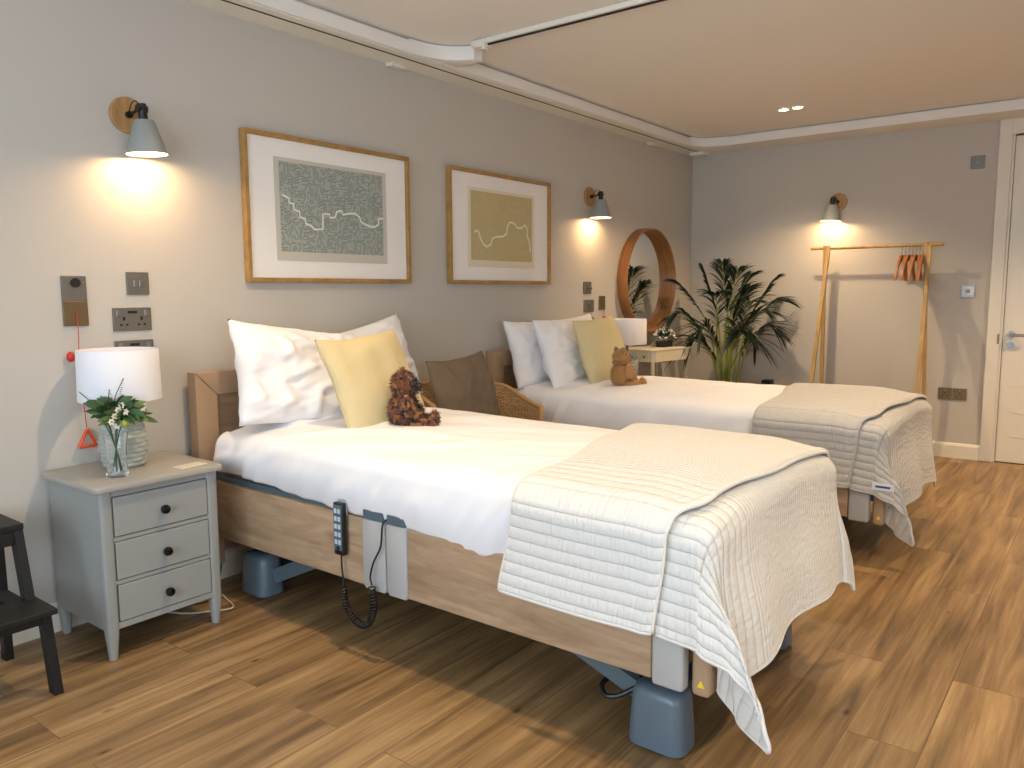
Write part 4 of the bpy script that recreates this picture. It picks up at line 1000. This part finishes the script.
# floor cables by the nightstand
b = BM(); tube(b, catmull([(1.40, -.02, .02), (1.50, -.22, .006), (1.58, -.30, .006), (1.66, -.34, .006), (1.70, -.22, .006), (1.74, -.10, .01), (1.80, -.03, .12)], 8), .0035, 6); tag(obj('power_cable', b, M['cable'], None, 'all'), 'pale power cable on the floor between nightstand and near bed', 'cable', 'cables by the nightstand')
b = BM(); tube(b, catmull([(1.86, -.05, .22), (1.80, -.06, .12), (1.74, -.12, .03), (1.66, -.20, .006), (1.56, -.16, .006), (1.5, -.04, .03)], 8), .0032, 6); tag(obj('power_cable', b, M['black'], None, 'all'), 'dark power cable behind the near bed wheel', 'cable', 'cables by the nightstand')

# ------------------------------------------------------------------ wicker chair with cushion
t = thing('wicker_chair', 'brown wicker armchair standing between the two beds', 'chair', (3.14, -.36, 0))
def shell(u, v):
    a = R_(-28+236*u); X = .30*math.cos(a); Y = .27*math.sin(a)            # 0..180 front-right, back, front-left
    back = math.sin(min(PI, max(0, a))); side = abs(math.cos(a))
    top = lerp(.60, .70, ss((math.sin(a)+.45)/.9)) + .03*ss((math.sin(a)-.45)/.55)
    z = lerp(.36, top, v); fl = 1+.22*v*(.5+.5*back)
    return Vector((X*fl, (Y*fl if Y > 0 else Y*1.5), z))
b = grid_mesh(shell, 80, 26, lambda u, v: (u*1.25, v*.35)); o = obj('woven_shell', b, M['wicker'], t, 'all'); solidify(o, .016, 0)
b = BM(); tube(b, [shell(i/60, 1) for i in range(61)], .013, 8); tube(b, [shell(0, k/8) for k in range(9)], .011, 8); tube(b, [shell(1, k/8) for k in range(9)], .011, 8); obj('rim', b, M['rim'], t, 'all')
b = BM(); n = [(.30*math.cos(R_(k)), .27*math.sin(R_(k))*(1 if math.sin(R_(k)) > 0 else 1.15)) for k in range(0, 360, 12)]; prism(b, n, .355, .40, 'z', .01); obj('seat', b, M['wicker'], t, True)
for x, y in ((-.21, -.22), (.21, -.22), (-.20, .18), (.20, .18)):
    b = BM(); cyl(b, (x*1.15, y*1.15, 0), (x, y, .36), .014, .017, seg=12); obj('leg', b, M['oakdisc'], t, True)
pillow('cushion', 'taupe linen cushion standing in the wicker chair', 'cushion', M['taupe'], .46, .46, .15, (3.03, -.44, .455), (R_(-16), R_(-3), R_(4)), 8.8, None, .005, .05)

# ------------------------------------------------------------------ round mirror
t = thing('round_mirror', 'large round mirror in a deep oak hoop frame on the wall', 'mirror', (5.575, 0, 1.300))
Rm = .405; Rx = Matrix.Rotation(PI/2, 3, 'X')
b = BM(); lathe(b, [(Rm, .003), (Rm, .088), (Rm-.012, .088), (Rm-.012, .045), (Rm-.012, .003)], (0, 0, 0), 96, axis=Rx, close=True); obj('hoop_frame', b, M['mirrorframe'], t, True)
b = BM(); lathe(b, [(Rm-.013, .016), (.0005, .016)], (0, 0, 0), 96, axis=Rx); lathe(b, [(Rm-.013, .016), (Rm-.013, .004)], (0, 0, 0), 96, axis=Rx); obj('mirror_glass', b, M['mirror'], t)

# ------------------------------------------------------------------ vanity table
t = thing('vanity_table', 'small cream side table with drawer below the round mirror', 'table', (5.47, -.20, 0))
X0, X1, Y0, Y1, ZT = -.27, .27, -.11, .17, .790
out = [(X0, Y1), (X0, Y0+.03), (X0+.02, Y0), (X0+.22, Y0-.02), (X1-.1, Y0-.06), (X1-.01, Y0-.05), (X1, Y0-.03), (X1, Y1)]
b = BM(); prism(b, out, ZT-.014, ZT, 'z', .003); obj('top', b, M['cream'], t)
b = BM(); prism(b, [(x*.975+.0, y*.97) for x, y in out], ZT-.095, ZT-.013, 'z', .003); obj('apron', b, M['cream'], t)
b = BM(); box(b, X0-.002, X0+.012, Y0+.05, Y1-.03, ZT-.088, ZT-.022, .002); dwr = obj('drawer', b, M['cream'], t)
b = BM(); bmesh.ops.create_uvsphere(b, u_segments=12, v_segments=8, radius=.009, matrix=Matrix.Translation((X0-.010, Y0+.085, ZT-.055))); obj('knob', b, M['brass'], dwr, 'all')
for x, y in ((X0+.025, Y0+.03), (X0+.025, Y1-.03), (X1-.035, Y0-.01), (X1-.035, Y1-.03)):
    b = BM(); cyl(b, (x, y, 0), (x, y, ZT-.09), .010, .014, seg=12); obj('leg', b, M['cream'], t, True)
t = thing('flowering_plant', 'small white flowering plant in a grey trough on the cream table', 'potted plant', (5.57, -.20, ZT+.001))
b = BM(); box(b, -.075, .075, -.035, .035, 0, .045, .006); obj('pot', b, M['potdark'], t, True)
b = BM(); rnd = random.Random(11)
for k in range(190):
    a = rnd.uniform(0, 2*PI); el = rnd.uniform(0, 1.5); d = Vector((math.cos(a)*math.cos(el), math.sin(a)*math.cos(el), math.sin(el)))
    leaf_blade(b, Vector((d.x*.07, d.y*.05, .045+d.z*.055)), d, rnd.uniform(.025, .05), .016, bend=.2, n=3)
obj('leaves', b, M['leaf'], t, True)
b = BM()
for k in range(46):
    a = rnd.uniform(0, 2*PI); el = rnd.uniform(.1, 1.5); d = Vector((math.cos(a)*math.cos(el), math.sin(a)*math.cos(el), math.sin(el)))
    bmesh.ops.create_icosphere(b, subdivisions=1, radius=.0075, matrix=Matrix.Translation((d.x*.115, d.y*.085, .05+d.z*.098)))
obj('white_flowers', b, M['petal'], t, 'all')['kind'] = 'stuff'

# ------------------------------------------------------------------ palm in the corner
t = thing('potted_palm', 'tall dark green palm standing in the far corner', 'palm', (6.04, -.52, 0))
b = BM(); lathe(b, [(.001, 0), (.12, 0), (.15, .28), (.155, .30), (.145, .30), (.14, .27), (.001, .26)], (0, 0, 0), 36); obj('pot', b, M['pot'], t, True)
b = BM(); lathe(b, [(.140, .272), (.001, .275)], (0, 0, 0), 24); obj('soil', b, M['soil'], t)
rnd = random.Random(21); rg = Vector((cyw, -syw, 0)); fw = Vector((syw, cyw, 0))
# each frond: tip in view-independent room axes; lean sideways (a) and depth (c), height
FR = [(-.52, -.12, 1.02, .34), (-.46, .10, 1.28, .26), (-.30, -.15, .90, .30), (-.22, .05, 1.38, .20), (.02, -.16, 1.36, .20), (.20, .08, 1.32, .24), (.38, -.08, 1.30, .22),
      (.45, -.10, 1.12, .28), (.36, -.22, .90, .30), (-.38, -.10, .78, .28), (.24, -.28, 1.06, .26), (.10, -.36, 1.12, .28), (-.20, -.28, 1.18, .26), (.28, .08, .80, .26), (-.08, -.05, 1.42, .16), (.14, -.10, 1.22, .2), (.0, -.30, .92, .3)]
for i, (a, c, z, droop) in enumerate(FR):
    z += .02*(z > 1.1)
    end = rg*a*.92 + fw*c; base = Vector((rnd.uniform(-.05, .05), rnd.uniform(-.05, .05), .27))
    mid = base + Vector((end.x*.22, end.y*.22, (z-.27)*.60)); tip = Vector((end.x, end.y, z)); pre = base.lerp(tip, .72) + Vector((0, 0, .10+droop*.35))
    path = catmull([base, mid, pre, tip], 10)
    path = [Vector((min(p.x, .38), min(p.y, .44), p.z)) for p in path]
    b = BM(); tube(b, path, [lerp(.009, .0022, k/(len(path)-1)) for k in range(len(path))], 6); fr = obj('frond', b, M['palmstem'], t, True)
    b = BM(); N0 = 33
    for k in range(N0):
        u = .42+.58*k/(N0-1); q = u*(len(path)-1); j = min(int(q), len(path)-2); p = path[j].lerp(path[j+1], q-j); d = (path[j+1]-path[j]).normalized()
        sd = d.cross(Vector((0, 0, 1))); sd = sd.normalized() if sd.length > .1 else rg.copy()
        Lf = (.25*math.sin(PI*(.12+.82*(k/(N0-1))))+.035)*rnd.uniform(.85, 1.1)
        for s in (-1, 1):
            dd = (d*rnd.uniform(.8, 1.05)+sd*s*.62+Vector((0, 0, rnd.uniform(.0, .25)))).normalized(); tipp = p+dd*Lf; sd2 = dd.cross(Vector((rnd.uniform(-.5, .5), rnd.uniform(-.5, .5), 1)))
            if tipp.x > .39 or tipp.y > .45: Lf2 = Lf*.35
            else: Lf2 = Lf
            leaf_blade(b, p, dd, Lf2, .0135, side=sd2, bend=.42, n=4)
    obj('leaflets', b, M['palm'], fr, True)
b = BM(); box(b, -.045, .045, -.035, .035, .0, .50, .004); tag(obj('speaker', b, M['black'], None, False, (6.30, -.76, .0)), 'small black object peeking over the far bed beside the palm', 'speaker')

# ------------------------------------------------------------------ clothes rail with hangers
t = thing('clothes_rail', 'bamboo clothes rail with splayed legs against the far wall', 'clothes rail', (6.25, -1.545, 0))
b = BM(); cyl(b, (0, .464, 1.535), (0, -.444, 1.535), .0115, seg=16); obj('rod', b, M['bamboo'], t, True)
for y, k in ((.345, 1), (-.345, -1)):
    for s, fx in ((-1, -.33), (1, .10)):
        b = BM(); plankleg(b, (fx, y+k*.025, 0), (-s*.006, y+s*.012, 1.555), .024, .024); obj('leg', b, M['bamboo'], t)
hg = thing('coat_hanger', '', 'hanger', (0, 0, 0))
b = BM()
def hang(u, v): return 0
for s in (-1, 1):
    P = catmull([(0, 0, 0), (s*.045, 0, -.012), (s*.11, 0, -.070), (s*.165, 0, -.150)], 6)
    rings = []
    for i, p in enumerate(P):
        hh = lerp(.020, .015, i/len(P)); rings.append([b.verts.new((p.x, -.0075, p.z-hh)), b.verts.new((p.x, .0075, p.z-hh)), b.verts.new((p.x, .0075, p.z+hh)), b.verts.new((p.x, -.0075, p.z+hh))])
    for q, r in zip(rings, rings[1:]):
        for k in range(4): b.faces.new((q[k], q[(k+1) % 4], r[(k+1) % 4], r[k]))
    b.faces.new(rings[-1])
bmesh.ops.recalc_face_normals(b, faces=b.faces)
obj('shoulder_bar', b, M['hanger'], hg, True)
b = BM(); tube(b, catmull([(0, 0, .01), (0, 0, .045), (.014, 0, .060), (.017, 0, .080), (0, 0, .098), (-.016, 0, .084)], 5), .0022, 6); obj('hook', b, M['nickel'], hg, True)
HL = ['leftmost of the wooden coat hangers on the clothes rail', 'second wooden coat hanger from the left on the clothes rail', 'third wooden coat hanger from the left on the clothes rail', 'fourth wooden coat hanger from the left on the clothes rail',
      'fifth wooden coat hanger from the left on the clothes rail', 'sixth wooden coat hanger from the left on the clothes rail', 'rightmost of the wooden coat hangers, against the clothes rail leg']
for i in range(7):
    o = hg if i == 0 else dup(hg)
    o.location = (6.25, -1.722-.0235*i, 1.4485); o.rotation_euler = (0, 0, R_((0, 6, -4, 5, -3, 7, 2)[i]))
    o['label'] = HL[i]; o['group'] = 'wooden hangers on the clothes rail'
